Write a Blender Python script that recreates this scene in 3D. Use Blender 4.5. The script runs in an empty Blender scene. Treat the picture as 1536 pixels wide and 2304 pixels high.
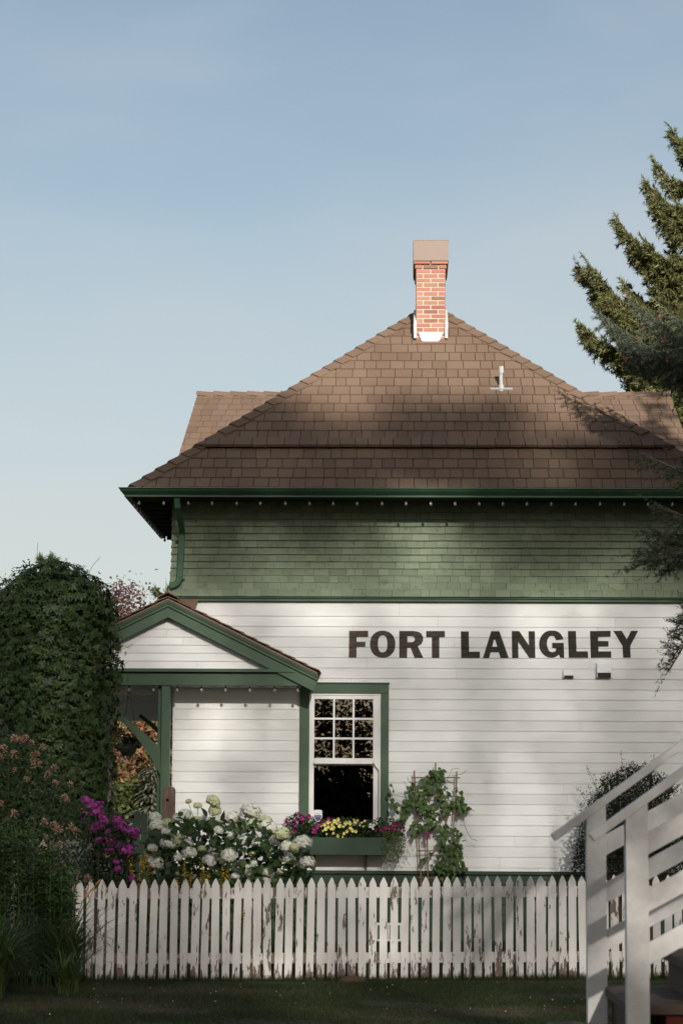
import bpy, math, random
import numpy as np
from mathutils import Vector, Matrix
R = math.radians
C = bpy.context.scene.collection
scene = bpy.context.scene
rnd = random.Random(7)
rng = np.random.default_rng(11)

# ------------------------------------------------------------------ camera
F_PX, CAM = 5440.0, np.array([0.0, -32.0, 1.58])
_v = np.array([138, -697, -F_PX]); _v /= np.linalg.norm(_v)
_w = np.array([0.0055, 1, 0]); _w[2] = -(_v[0]*_w[0]+_v[1]*_w[1])/_v[2]; _w /= np.linalg.norm(_w)
ROT = np.array([np.cross(_v, _w), _v, _w])
def P(px, py, Y):
    """point of the place seen at (px,py) of the survey photograph, at depth Y"""
    d = ROT @ np.array([(px-768)/F_PX, (1152-py)/F_PX, -1.0])
    return CAM + d*((Y-CAM[1])/d[1])
cd = bpy.data.cameras.new('camera'); cam = bpy.data.objects.new('camera', cd); C.objects.link(cam)
cam.matrix_world = Matrix.Translation(CAM.tolist()) @ Matrix(ROT.tolist()).to_4x4()
cd.sensor_fit = 'VERTICAL'; cd.sensor_height = 36; cd.lens = 85; cd.clip_end = 2000
cd.dof.use_dof = True; cd.dof.focus_distance = 30.5; cd.dof.aperture_fstop = 6.3
scene.camera = cam

# ------------------------------------------------------------------ sky, sun, exposure
SUN_AZ, SUN_EL = R(11), R(22)          # to the right of straight behind the camera
wd = bpy.data.worlds.new('World'); scene.world = wd; wd.use_nodes = True
nt = wd.node_tree; bg = nt.nodes['Background']
sky = nt.nodes.new('ShaderNodeTexSky'); sky.sky_type = 'NISHITA'; sky.sun_disc = False
sky.sun_elevation = SUN_EL; sky.sun_rotation = math.pi - SUN_AZ
sky.air_density = 1.0; sky.dust_density = 1.6; sky.ozone_density = 1.3
def wn(kind, **kw):
    x = nt.nodes.new('ShaderNode'+kind)
    for k, q in kw.items(): setattr(x, k, q)
    return x
tc = wn('TexCoord'); mp = wn('Mapping'); mp.inputs['Scale'].default_value = (2.2, 2.2, 7.0); mp.inputs['Rotation'].default_value = (0, R(24), 0)
cn = wn('TexNoise'); cn.inputs['Scale'].default_value = 1.6; cn.inputs['Detail'].default_value = 5; cn.inputs['Roughness'].default_value = .5
sep = wn('SeparateXYZ'); alt = wn('MapRange'); wis = wn('MapRange'); ad = wn('Math', operation='ADD'); ad.use_clamp = True
for k, q in ((1, .20), (2, .34), (3, .46), (4, .17)): alt.inputs[k].default_value = q       # thin high cirrus veil, thicker towards the horizon
for k, q in ((1, .3), (2, .7), (3, -.18), (4, .2)): wis.inputs[k].default_value = q
tint = wn('Mix', data_type='RGBA', blend_type='MULTIPLY'); tint.inputs[0].default_value = 1; tint.inputs[7].default_value = (1.0, .97, .86, 1)
mx = wn('Mix', data_type='RGBA'); mx.inputs[7].default_value = (5.5, 5.5, 5.5, 1)
nt.links.new(tc.outputs['Generated'], mp.inputs[0]); nt.links.new(mp.outputs[0], cn.inputs['Vector']); nt.links.new(tc.outputs['Generated'], sep.inputs[0])
nt.links.new(sep.outputs['Z'], alt.inputs[0]); nt.links.new(cn.outputs['Fac'], wis.inputs[0]); nt.links.new(alt.outputs[0], ad.inputs[0]); nt.links.new(wis.outputs[0], ad.inputs[1])
nt.links.new(sky.outputs[0], tint.inputs[6]); nt.links.new(tint.outputs[2], mx.inputs[6]); nt.links.new(ad.outputs[0], mx.inputs[0]); nt.links.new(mx.outputs[2], bg.inputs[0])
bg.inputs[1].default_value = 0.10
sd = bpy.data.lights.new('sun', 'SUN'); sun = bpy.data.objects.new('sun', sd); C.objects.link(sun)
sd.energy = 5.0; sd.angle = R(0.7); sd.color = (1.0, .945, .86)
sdir = Vector((math.sin(SUN_AZ)*math.cos(SUN_EL), -math.cos(SUN_AZ)*math.cos(SUN_EL), math.sin(SUN_EL)))
sun.rotation_euler = sdir.to_track_quat('Z', 'Y').to_euler(); sun.location = (10, -50, 40)
vs = scene.view_settings
vs.view_transform = 'Standard'; vs.look = 'None'; vs.exposure = 0.3; vs.gamma = 1.0; vs.use_curve_mapping = False
scene.cycles.max_bounces = 6; scene.cycles.transparent_max_bounces = 8

# ------------------------------------------------------------------ helpers
class MB:
    def __init__(s): s.v = []; s.f = []; s.m = []
    def add(s, vs_, fs, m=0):
        o = len(s.v); s.v += [tuple(float(c) for c in p) for p in vs_]; s.f += [tuple(i+o for i in f) for f in fs]; s.m += [m]*len(fs)
    def hexa(s, p, m=0):   # p: bottom ring 0-3, top ring 4-7
        s.add(p, [(3,2,1,0),(4,5,6,7),(0,1,5,4),(1,2,6,5),(2,3,7,6),(3,0,4,7)], m)
    def box(s, x0, x1, y0, y1, z0, z1, m=0):
        s.hexa([(x0,y0,z0),(x1,y0,z0),(x1,y1,z0),(x0,y1,z0),(x0,y0,z1),(x1,y0,z1),(x1,y1,z1),(x0,y1,z1)], m)
    def bar(s, a, b, w, h, up=(0,0,1), m=0):
        a = np.array(a, float); b = np.array(b, float); d = b-a; d /= np.linalg.norm(d)
        up = np.array(up, float); sd_ = np.cross(d, up); sd_ /= np.linalg.norm(sd_); u = np.cross(sd_, d)
        p = [c+sx*sd_*w/2+sz*u*h/2 for c in (a, b) for sx, sz in ((-1,-1),(1,-1),(1,1),(-1,1))]
        s.hexa(p, m)
    def prism(s, poly, off, m=0):
        n = len(poly); poly = [np.array(p, float) for p in poly]; off = np.array(off, float)
        s.add(poly+[p+off for p in poly], [tuple(range(n))[::-1], tuple(range(n, 2*n))]+[(i,(i+1)%n,n+(i+1)%n,n+i) for i in range(n)], m)
    def tube(s, pts, r, n=6, m=0, cap=True):
        pts = [np.array(p, float) for p in pts]; k = len(pts)
        rs = r if isinstance(r, (list, tuple)) else [r]*k
        vs_ = []; ref = np.array((.31,.17,.93))
        for i, p in enumerate(pts):
            d = pts[min(i+1,k-1)]-pts[max(i-1,0)]; d = d/(np.linalg.norm(d)+1e-9)
            a = np.cross(d, ref); a /= np.linalg.norm(a)+1e-9; b = np.cross(d, a)
            for j in range(n):
                t = 2*math.pi*j/n; vs_.append(p+rs[i]*(math.cos(t)*a+math.sin(t)*b))
        fs = [(i*n+j, i*n+(j+1)%n, (i+1)*n+(j+1)%n, (i+1)*n+j) for i in range(k-1) for j in range(n)]
        if cap: fs += [tuple(range(n))[::-1], tuple(range((k-1)*n, k*n))]
        s.add(vs_, fs, m)
    def lathe(s, prof, o=(0,0,0), n=10, m=0):
        k = len(prof); vs_ = [(o[0]+r*math.cos(2*math.pi*j/n), o[1]+r*math.sin(2*math.pi*j/n), o[2]+z) for r, z in prof for j in range(n)]
        s.add(vs_, [(i*n+j, i*n+(j+1)%n, (i+1)*n+(j+1)%n, (i+1)*n+j) for i in range(k-1) for j in range(n)]+[tuple(range(n))[::-1], tuple(range((k-1)*n, k*n))], m)
    def build(s, name, mats, parent=None, smooth=False, bevel=0):
        me = bpy.data.meshes.new(name); me.from_pydata(s.v, [], s.f)
        mats = mats if isinstance(mats, (list, tuple)) else [mats]
        for m in mats: me.materials.append(m)
        if len(mats) > 1: me.polygons.foreach_set('material_index', s.m)
        if smooth: me.polygons.foreach_set('use_smooth', [True]*len(me.polygons))
        me.update()
        o = bpy.data.objects.new(name, me); C.objects.link(o); setparent(o, parent)
        if bevel:
            b = o.modifiers.new('bevel', 'BEVEL'); b.width = bevel; b.segments = 2; b.limit_method = 'ANGLE'
        return o
def setparent(o, parent):
    if parent is None: return
    o.parent = parent
    o.matrix_parent_inverse = parent.matrix_basis.inverted() if parent.type == 'EMPTY' else Matrix()
def tag(o, label=None, cat=None, group=None, kind=None):
    if label: o['label'] = label
    if cat: o['category'] = cat
    if group: o['group'] = group
    if kind: o['kind'] = kind
    return o
def thing(name, loc, label, cat, group=None):
    o = bpy.data.objects.new(name, None); C.objects.link(o); o.location = [float(c) for c in loc]; o.empty_display_size = .2
    return tag(o, label, cat, group)
def inst(src, name, loc, parent=None, scale=1.0, rot=(0,0,0)):
    o = bpy.data.objects.new(name, src) if isinstance(src, bpy.types.Mesh) else src.copy()
    C.objects.link(o); o.location = [float(c) for c in loc]; o.rotation_euler = rot
    o.scale = scale if isinstance(scale, (tuple, list)) else (scale,)*3
    setparent(o, parent); return o

# leaf templates: (along, across, up)
T_RHOMB = (np.array([(0,0,0),(.45,-.5,.1),(1,0,-.06),(.45,.5,.1)], float), [(0,1,2),(0,2,3)])
T_NEEDLE = (np.array([(0,-.5,0),(0,.5,0),(1,0,0)], float), [(0,1,2)])
T_OVATE = (np.array([(0,0,0),(.35,0,-.03),(.7,0,-.08),(1,0,-.2),(.12,.28,.03),(.38,.5,.06),(.7,.3,-.02),(.12,-.28,.03),(.38,-.5,.06),(.7,-.3,-.02)], float),
           [(0,1,4),(4,1,5),(1,2,5),(5,2,6),(2,3,6),(0,7,1),(7,8,1),(1,8,2),(8,9,2),(2,9,3)])
T_HEART = (np.array([(0,0,0),(.35,0,-.03),(.7,0,-.08),(1.05,0,-.22),(-.14,.3,.0),(.2,.56,.05),(.6,.34,-.02),(-.14,-.3,.0),(.2,-.56,.05),(.6,-.34,-.02)], float),
           [(0,1,4),(4,1,5),(1,2,5),(5,2,6),(2,3,6),(0,7,1),(7,8,1),(1,8,2),(8,9,2),(2,9,3)])
T_LANCE = (np.array([(0,0,0),(.4,0,-.03),(1,0,-.2),(.3,.5,.05),(.65,.34,.0),(.3,-.5,.05),(.65,-.34,.0)], float),
           [(0,1,3),(1,4,3),(1,2,4),(0,5,1),(1,5,6),(1,6,2)])
def unit(a): return a/(np.linalg.norm(a, axis=-1, keepdims=True)+1e-9)
class Leaves:
    def __init__(s): s.V = []; s.F = []; s.n = 0
    def add(s, T, Pp, D, N, L, W):
        Pp = np.atleast_2d(np.asarray(Pp, float)); n = len(Pp)
        D = unit(np.broadcast_to(np.asarray(D, float), (n,3))); N = np.broadcast_to(np.asarray(N, float), (n,3))
        S = unit(np.cross(N, D)); N = np.cross(D, S)
        L = np.broadcast_to(np.asarray(L, float), (n,))[:,None,None]; W = np.broadcast_to(np.asarray(W, float), (n,))[:,None,None]
        tv, tf = T; k = len(tv)
        V = Pp[:,None,:] + tv[None,:,0,None]*L*D[:,None,:] + tv[None,:,1,None]*W*S[:,None,:] + tv[None,:,2,None]*L*N[:,None,:]
        s.V.append(V.reshape(-1,3)); s.F.append((np.array(tf)[None]+ (s.n+k*np.arange(n))[:,None,None]).reshape(-1,3)); s.n += n*k
    def raw(s, V, F):
        s.V.append(np.asarray(V, float)); s.F.append(np.asarray(F)+s.n); s.n += len(V)
    def build(s, name, mat, parent=None):
        V = np.concatenate(s.V).astype(np.float32); F = np.concatenate(s.F).astype(np.int32)
        me = bpy.data.meshes.new(name); me.vertices.add(len(V)); me.vertices.foreach_set('co', V.ravel())
        me.loops.add(F.size); me.loops.foreach_set('vertex_index', F.ravel())
        me.polygons.add(len(F)); me.polygons.foreach_set('loop_start', np.arange(0, F.size, 3, dtype=np.int32))
        me.update(calc_edges=True); me.materials.append(mat)
        o = bpy.data.objects.new(name, me); C.objects.link(o); setparent(o, parent); return o
def rdir(n, zb=0.0):
    d = rng.normal(size=(n,3)); d[:,2] += zb; return unit(d)
def inpoly(n, poly):
    poly = np.array(poly, float); lo, hi = poly.min(0), poly.max(0); out = []
    while len(out) < n:
        q = lo+(hi-lo)*rng.random((4*n,2)); ins = np.zeros(len(q), bool); j = len(poly)-1
        for i in range(len(poly)):
            a, b = poly[i], poly[j]
            ins ^= ((a[1] > q[:,1]) != (b[1] > q[:,1])) & (q[:,0] < (b[0]-a[0])*(q[:,1]-a[1])/(b[1]-a[1]+1e-12)+a[0]); j = i
        out += q[ins].tolist()
    return np.array(out[:n])
def Pn(q, Y):
    q = np.asarray(q); Y = np.broadcast_to(Y, (len(q),))
    d = np.stack([(q[:,0]-768)/F_PX, (1152-q[:,1])/F_PX, -np.ones(len(q))], 1) @ ROT.T
    return CAM + d*((Y-CAM[1])/d[:,1])[:,None]

# ------------------------------------------------------------------ materials
class NT:
    def __init__(s, name):
        s.mat = bpy.data.materials.new(name); s.mat.use_nodes = True; s.t = s.mat.node_tree
        s.b = s.t.nodes['Principled BSDF']; s.out = s.t.nodes['Material Output']
        s.b.inputs['Specular IOR Level'].default_value = .3
    def n(s, kind, **kw):
        x = s.t.nodes.new('ShaderNode'+kind)
        for k, v_ in kw.items(): setattr(x, k, v_)
        return x
    def l(s, a, b): s.t.links.new(a, b)
    def coord(s, scale=(1,1,1), kind='Object', objrand=False):
        c = s.n('TexCoord'); m = s.n('Mapping'); m.inputs['Scale'].default_value = scale
        if objrand:
            oi = s.n('ObjectInfo'); vm = s.n('VectorMath', operation='MULTIPLY_ADD'); vm.inputs[1].default_value = (7.3, 5.1, 31.7)
            s.l(oi.outputs['Random'], vm.inputs[0]); s.l(c.outputs[kind], vm.inputs[2]); s.l(vm.outputs[0], m.inputs[0])
        else: s.l(c.outputs[kind], m.inputs[0])
        return m.outputs[0]
    def noise(s, vec, scale, detail=4, rough=.55):
        x = s.n('TexNoise'); x.inputs['Scale'].default_value = scale; x.inputs['Detail'].default_value = detail; x.inputs['Roughness'].default_value = rough
        if vec is not None: s.l(vec, x.inputs['Vector'])
        return x.outputs['Fac']
    def ramp(s, val, a, b, lo=0.0, hi=1.0):
        x = s.n('MapRange'); x.inputs[1].default_value = a; x.inputs[2].default_value = b; x.inputs[3].default_value = lo; x.inputs[4].default_value = hi
        s.l(val, x.inputs[0]); return x.outputs[0]
    def mix(s, fac, a, b, blend='MIX'):
        x = s.n('Mix', data_type='RGBA', blend_type=blend)
        for i, q in ((0, fac), (6, a), (7, b)):
            if hasattr(q, 'is_linked') or hasattr(q, 'links'): s.l(q, x.inputs[i])
            elif i == 0: x.inputs[0].default_value = q
            else: x.inputs[i].default_value = (*q, 1)
        return x.outputs[2]
    def math(s, op, a, b):
        x = s.n('Math', operation=op)
        for i, q in ((0, a), (1, b)):
            if hasattr(q, 'links'): s.l(q, x.inputs[i])
            else: x.inputs[i].default_value = q
        return x.outputs[0]
    def island(s):
        return s.n('NewGeometry').outputs['Random Per Island']
    def bump(s, h, strength=.3, dist=.01):
        x = s.n('Bump'); x.inputs['Strength'].default_value = strength; x.inputs['Distance'].default_value = dist
        s.l(h, x.inputs['Height']); s.l(x.outputs[0], s.b.inputs['Normal'])
    def col(s, c, rough=.6):
        if hasattr(c, 'links'): s.l(c, s.b.inputs['Base Color'])
        else: s.b.inputs['Base Color'].default_value = (*c, 1)
        s.b.inputs['Roughness'].default_value = rough
        return s.mat
def sc(c, k): return tuple(min(1, x*k) for x in c)
def plain(name, c, rough=.6, metal=0.0, var=.25, scale=30):
    t = NT(name); v_ = t.coord(); n_ = t.noise(v_, scale)
    t.b.inputs['Metallic'].default_value = metal
    return t.col(t.mix(n_, sc(c, 1-var), sc(c, 1+var)), rough)
def leafmat(name, cols, rough=.5, trans=.25, spec=.25):
    """per-leaf colour between the given ones"""
    t = NT(name); r = t.island(); cr_ = t.n('ValToRGB'); el = cr_.color_ramp.elements
    el[0].position = 0; el[0].color = (*cols[0], 1); el[1].position = 1; el[1].color = (*cols[-1], 1)
    for i, c in enumerate(cols[1:-1]): e = el.new((i+1)/(len(cols)-1)); e.color = (*c, 1)
    t.l(r, cr_.inputs[0]); t.l(cr_.outputs[0], t.b.inputs['Base Color']); t.b.inputs['Roughness'].default_value = rough
    t.b.inputs['Specular IOR Level'].default_value = spec
    tr = t.n('BsdfTranslucent'); t.l(cr_.outputs[0], tr.inputs[0]); mxs = t.n('MixShader'); mxs.inputs[0].default_value = trans
    t.l(t.b.outputs[0], mxs.inputs[1]); t.l(tr.outputs[0], mxs.inputs[2]); t.l(mxs.outputs[0], t.out.inputs[0]); return t.mat

def m_siding():
    t = NT('white_siding_paint'); r = t.island()
    grain = t.noise(t.coord((2.2, 40, 60)), 2.5, 5, .6)
    grime = t.noise(t.coord((.7, 1, 1.6)), 1.6, 4, .6)
    base = t.mix(t.ramp(r, 0, 1), (.67,.675,.668), (.75,.757,.752))
    base = t.mix(t.ramp(grime, .5, .8, 0, .22), base, (.61,.59,.54))
    chip = t.noise(t.coord((6, 40, 30)), 5, 3, .7)
    base = t.mix(t.ramp(chip, .74, .78, 0, .55), base, (.36,.31,.25))
    base = t.mix(t.ramp(grain, .64, .78, 0, .16), base, (.52,.49,.43))
    t.bump(grain, .12, .003); return t.col(base, .55)
def m_gshingle():
    t = NT('green_shingle_stain'); r = t.island()
    grain = t.noise(t.coord((60, 30, 3)), 3, 4, .6)
    blot = t.noise(t.coord((2.6, 1, 3.4)), 3.2, 6, .72)
    base = t.mix(r, (.15,.188,.125), (.20,.24,.17))
    base = t.mix(t.ramp(blot, .54, .68, 0, .7), base, (.08,.115,.06))
    base = t.mix(t.ramp(grain, .5, .8, 0, .35), base, (.27,.28,.21))
    t.bump(grain, .3, .004); return t.col(base, .8)
def m_roof(name='brown_roof_shingle', k=1.0):
    t = NT(name); r = t.island()
    g = t.noise(t.coord(), 160, 2, .7); w_ = t.noise(t.coord(), 1.1, 4)
    base = t.mix(r, sc((.152,.099,.068), k), sc((.192,.128,.090), k))
    base = t.mix(t.ramp(w_, .5, .75, 0, .4), base, sc((.215,.155,.108), k))
    base = t.mix(t.ramp(g, .5, .75, 0, .35), base, sc((.06,.042,.03), k))
    t.bump(g, .35, .004); return t.col(base, .85)
def m_green(name='green_trim_paint', c=(.054,.096,.057)):
    t = NT(name); g = t.noise(t.coord((8, 8, 8)), 3, 5, .6); w_ = t.noise(t.coord((.5,.5,.5)), 3.2, 4)
    base = t.mix(t.ramp(w_, .35, .7), sc(c, .8), sc(c, 1.3))
    ch = t.noise(t.coord((9, 9, 9)), 6, 4, .7)
    base = t.mix(t.ramp(ch, .73, .77, 0, .6), base, (.30,.21,.16))
    t.bump(g, .15, .004); return t.col(base, .5)
def m_peel(name='peeling_white_paint', objrand=True, lo=.585):
    t = NT(name); v_ = t.coord((26, 26, 5.5), objrand=objrand); n1 = t.noise(v_, 1.0, 7, .68)
    v2 = t.coord((3, 3, 1.2), objrand=objrand); n2 = t.noise(v2, 1.0, 2)
    sep = t.n('SeparateXYZ'); c = t.n('TexCoord'); t.l(c.outputs['Object'], sep.inputs[0])
    low = t.ramp(sep.outputs['Z'], 0.0, .22, .17, 0.0)
    s_ = t.math('ADD', n1, low); s_ = t.math('ADD', s_, t.ramp(n2, .3, .75, -.14, .10))
    peel = t.ramp(s_, lo, lo+.025)
    wood = t.mix(t.noise(t.coord((70, 70, 6), objrand=objrand), 1.0, 4), (.10,.07,.05), (.24,.18,.14))
    dirt = t.noise(t.coord((8, 8, 2), objrand=objrand), 1.0, 4)
    paint = t.mix(t.ramp(dirt, .4, .75, 0, .5), (.70,.675,.645), (.52,.485,.45))
    mud = t.ramp(sep.outputs['Z'], 0.0, .07, .7, 0.0)
    paint = t.mix(mud, paint, (.12,.09,.06))
    t.bump(t.math('SUBTRACT', 1.0, peel), .5, .003); return t.col(t.mix(peel, paint, wood), .65)
def m_wood(name, a, b, vec=(3, 3, 40)):
    t = NT(name); g = t.noise(t.coord(vec), 2.2, 5, .65); t.bump(g, .3, .004); return t.col(t.mix(t.ramp(g, .3, .7), a, b), .75)
def m_brick():
    t = NT('red_brick'); r = t.island(); g = t.noise(t.coord(), 60, 3, .6)
    cr_ = t.n('ValToRGB'); el = cr_.color_ramp.elements
    el[0].color = (.27,.10,.062,1); el[1].color = (.38,.19,.13,1); el.new(.15).color = (.20,.10,.07,1); el.new(.3).color = (.34,.135,.085,1)
    t.l(r, cr_.inputs[0]); base = t.mix(t.ramp(g, .4, .8, 0, .35), cr_.outputs[0], (.55,.36,.28)); t.bump(g, .3, .004); return t.col(base, .85)
def m_letters():
    t = NT('black_letter_paint'); g = t.noise(t.coord((5, 20, 55)), 2.4, 6, .7)
    sep = t.n('SeparateXYZ'); c = t.n('TexCoord'); t.l(c.outputs['Object'], sep.inputs[0])
    worn = t.math('ADD', g, t.ramp(sep.outputs['X'], -.8, 1.2, .13, -.03))
    return t.col(t.mix(t.ramp(worn, .5, .72), (.018,.016,.012), (.10,.074,.052)), .7)
def m_glass():
    t = NT('window_glass'); gl = t.n('BsdfGlossy'); gl.inputs['Roughness'].default_value = 0.0; gl.inputs[0].default_value = (1,1,1,1)
    tr = t.n('BsdfTransparent'); tr.inputs[0].default_value = (.8,.83,.8,1)
    fr = t.n('Fresnel'); fr.inputs[0].default_value = 2.05
    mm = t.n('MixShader'); t.l(fr.outputs[0], mm.inputs[0]); t.l(tr.outputs[0], mm.inputs[1]); t.l(gl.outputs[0], mm.inputs[2])
    wv = t.noise(t.coord(), 2.2, 2); bp = t.n('Bump'); bp.inputs['Strength'].default_value = .012; bp.inputs['Distance'].default_value = .02
    t.l(wv, bp.inputs['Height']); t.l(bp.outputs[0], gl.inputs['Normal'])
    t.l(mm.outputs[0], t.out.inputs[0]); return t.mat
def m_ground():
    t = NT('lawn_soil'); a = t.noise(t.coord(), .9, 6, .65); b = t.noise(t.coord(), 14, 5, .7)
    base = t.mix(t.ramp(a, .42, .62), (.028,.035,.012), (.07,.05,.03))
    base = t.mix(t.ramp(b, .35, .7, 0, .6), base, (.014,.017,.008)); t.bump(b, .8, .02); return t.col(base, .95)
M = dict(siding=m_siding(), gsh=m_gshingle(), roof=m_roof(), green=m_green(), gutter=m_green('green_gutter_enamel', (.028,.078,.042)),
    dkgreen=m_green('dark_green_paint', (.026,.052,.030)), peel=m_peel(), brick=m_brick(), letters=m_letters(), glass=m_glass(), ground=m_ground(),
    railpeel=m_peel('weathered_rail_paint', False, .47),
    sash=plain('white_sash_paint', (.78,.77,.76), .4, var=.05), white=plain('white_enamel', (.78,.78,.78), .35, var=.05),
    mortar=plain('pale_mortar', (.52,.47,.42), .9, var=.15, scale=80), cap=plain('tan_metal', (.20,.145,.112), .45, var=.04, scale=4),
    flash=plain('pale_flashing', (.50,.52,.53), .5, .0, var=.08), dark=plain('dark_soffit', (.02,.028,.02), .8),
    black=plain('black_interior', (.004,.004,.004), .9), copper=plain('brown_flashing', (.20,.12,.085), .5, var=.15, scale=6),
    pipe=plain('grey_vent_pipe', (.40,.40,.39), .5, .1, var=.15),
    lip=plain('gutter_lip_highlight', (.20,.27,.19), .3, .2, var=.1),  # paler than the gutter: sky highlight on its edges put into the colour
    bulb=plain('bulb_glass', (.30,.28,.24), .12, .2), socket=plain('black_socket', (.015,.015,.015), .5), mort2=plain('dark_vent', (.03,.03,.03), .8),
    stairwhite=m_wood('stair_white_paint', (.60,.575,.55), (.75,.725,.70), (7, 7, 7)), tread=m_wood('dark_tread_wood', (.05,.035,.028), (.10,.07,.05), (3,20,3)),
    red=m_wood('red_stain', (.075,.011,.007), (.12,.018,.011), (3,3,12)), postwood=m_wood('weathered_post', (.085,.052,.040), (.20,.13,.10), (30,30,3)),
    bark=m_wood('bark', (.06,.045,.035), (.15,.12,.09), (14,14,3)), cane=m_wood('bamboo_cane', (.16,.085,.045), (.28,.17,.09), (20,20,8)),
    stem=plain('green_stem', (.06,.10,.03), .6), twig=plain('brown_twig', (.07,.05,.032), .7))

# ------------------------------------------------------------------ ground
def gz(x): return float(min(.07, max(0, .0117*(x+3))))
def ground():
    xs = [-300,-120,-50,-20,-10]+[-6+.75*i for i in range(17)]+[10,20,50,120,300]
    ys = [-300,-120,-60,-30,-20]+[-14+.75*i for i in range(20)]+[4,20,60,120,400]
    m = MB(); m.add([(x, y, gz(x) if -30 < y < 3 else gz(x)) for y in ys for x in xs],
        [(j*len(xs)+i, j*len(xs)+i+1, (j+1)*len(xs)+i+1, (j+1)*len(xs)+i) for j in range(len(ys)-1) for i in range(len(xs)-1)])
    tag(m.build('ground', M['ground']), kind='structure')
ground()

# ------------------------------------------------------------------ the station house
XL, XR = -3.03, 3.86           # white walls
EX0, EX1, EZ, EY = -3.57, 4.37, 5.90, -.60   # shingle eave
XA = .40; HALF = XA-EX0; APEX = np.array([XA, EY+HALF, 9.20]); YB = 18.0
HS = thing('station_house', (XA, 0, 0), 'white and green wooden station house with brown hipped roof behind the picket fence', 'house')

def siding(mb, x0, x1, zlines, y0=0.0, proud=.013, top=.002, holes=(), seglen=(2.2, 4.6)):
    for k in range(len(zlines)-1):
        zt, zb = zlines[k], zlines[k+1]
        spans = [(x0, x1)]
        for hx0, hx1, hz0, hz1 in holes:
            if zt > hz0+.02 and zb < hz1-.02 and zt < hz1+.016:
                spans = [q for a, b in spans for q in ((a, min(b, hx0)), (max(a, hx1), b)) if q[1]-q[0] > .02] if True else spans
        for a, b in spans:
            x = a
            while x < b-.01:
                e = x+rnd.uniform(*seglen)
                if b-e < .8: e = b
                j = rnd.uniform(-.0015, .0015)
                mb.hexa([(x+.001, y0-proud+j, zb), (e-.001, y0-proud+j, zb), (e-.001, y0+.01, zb), (x+.001, y0+.01, zb),
                         (x+.001, y0-top, zt+.004), (e-.001, y0-top, zt+.004), (e-.001, y0+.01, zt+.004), (x+.001, y0+.01, zt+.004)])
                x = e
Z1 = P(900,1387,0)[2]; DZ = (Z1-P(900,1480,0)[2])/4
ZL = [4.468]+[Z1-k*DZ for k in range(0, 25)]
ZL = [z for z in ZL if z > .99]+[.944]
WX0, WX1, WZ0, WZ1 = -1.36, -.19, 1.42, 3.39
m = MB(); siding(m, XL, XR, ZL, holes=[(WX0+.05, WX1-.05, WZ0, WZ1)])
m.build('wall_siding', M['siding'], HS)
# structural wall behind, with the opening; other walls, inner partition
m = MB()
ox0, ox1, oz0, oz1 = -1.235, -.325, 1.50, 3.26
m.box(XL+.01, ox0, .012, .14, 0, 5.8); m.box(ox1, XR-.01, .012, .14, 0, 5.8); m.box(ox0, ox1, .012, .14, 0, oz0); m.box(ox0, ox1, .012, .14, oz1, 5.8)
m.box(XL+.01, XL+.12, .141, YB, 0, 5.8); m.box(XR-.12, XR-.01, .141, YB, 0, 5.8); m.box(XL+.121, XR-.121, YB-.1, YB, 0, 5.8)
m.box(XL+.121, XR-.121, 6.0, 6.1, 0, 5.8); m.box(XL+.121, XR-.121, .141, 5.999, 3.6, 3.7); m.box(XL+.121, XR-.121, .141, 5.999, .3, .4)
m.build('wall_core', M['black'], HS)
m = MB()
for k in range(24): m.box(XL-.012, XL+.009, .0, YB, .944+k*DZ, .944+(k+1)*DZ-.004); m.box(XR-.009, XR+.012, .0, YB, .944+k*DZ, .944+(k+1)*DZ-.004)
m.build('side_siding', M['siding'], HS)
# shingled band under the eave
m = MB(); n_r = 14; ztop = 5.86; zbot = 4.535; ex = (ztop-zbot)/n_r
for i in range(n_r):
    zb = zbot+i*ex; fl = lambda q: .022+.075*max(0, 1-q/6.0)**2
    yb = -fl(i); x = XL-.05-fl(i)*.4
    while x < XR+.06:
        w_ = rnd.choice((.11,.15,.17,.2,.23)); e = x+w_; j = rnd.uniform(-.0025,.0025)
        m.hexa([(x+.0015, yb-.017+j, zb+rnd.uniform(-.002,.002)), (e-.0015, yb-.017+j, zb+rnd.uniform(-.002,.002)), (e-.0015, yb, zb), (x+.0015, yb, zb),
                (x+.0015, yb+.012+j, zb+ex*1.12), (e-.0015, yb+.012+j, zb+ex*1.12), (e-.0015, yb+.02, zb+ex*1.12), (x+.0015, yb+.02, zb+ex*1.12)])
        x = e
    for side, X0 in ((-1, XL), (1, XR)):
        y = yb
        xo = X0+side*(.05+fl(i)*.4)
        m.hexa([(xo-.012, .0, zb), (xo+.012, .0, zb), (xo+.012, YB, zb), (xo-.012, YB, zb), (xo-side*.03-.012, 0, zb+ex*1.1), (xo-side*.03+.012, 0, zb+ex*1.1), (xo-side*.03+.012, YB, zb+ex*1.1), (xo-side*.03-.012, YB, zb+ex*1.1)])
m.build('shingle_wall', M['gsh'], HS)
m = MB(); m.box(XL-.03, XR+.03, -.062, -.005, 4.476, 4.512); m.box(XL-.05, XR+.05, -.085, -.005, 4.513, 4.534)
m.build('belt_trim', M['green'], HS)
# green skirt at the foot
m = MB()
for k in range(7): m.box(XL-.01, XR+.01, -.012-.001*(k%2), .0115, .01+k*.127, .01+(k+1)*.127-.006)
m.box(XL-.03, XR+.03, -.05, .0115, .902, .940)
m.build('foundation_skirt', M['dkgreen'], HS)

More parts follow.
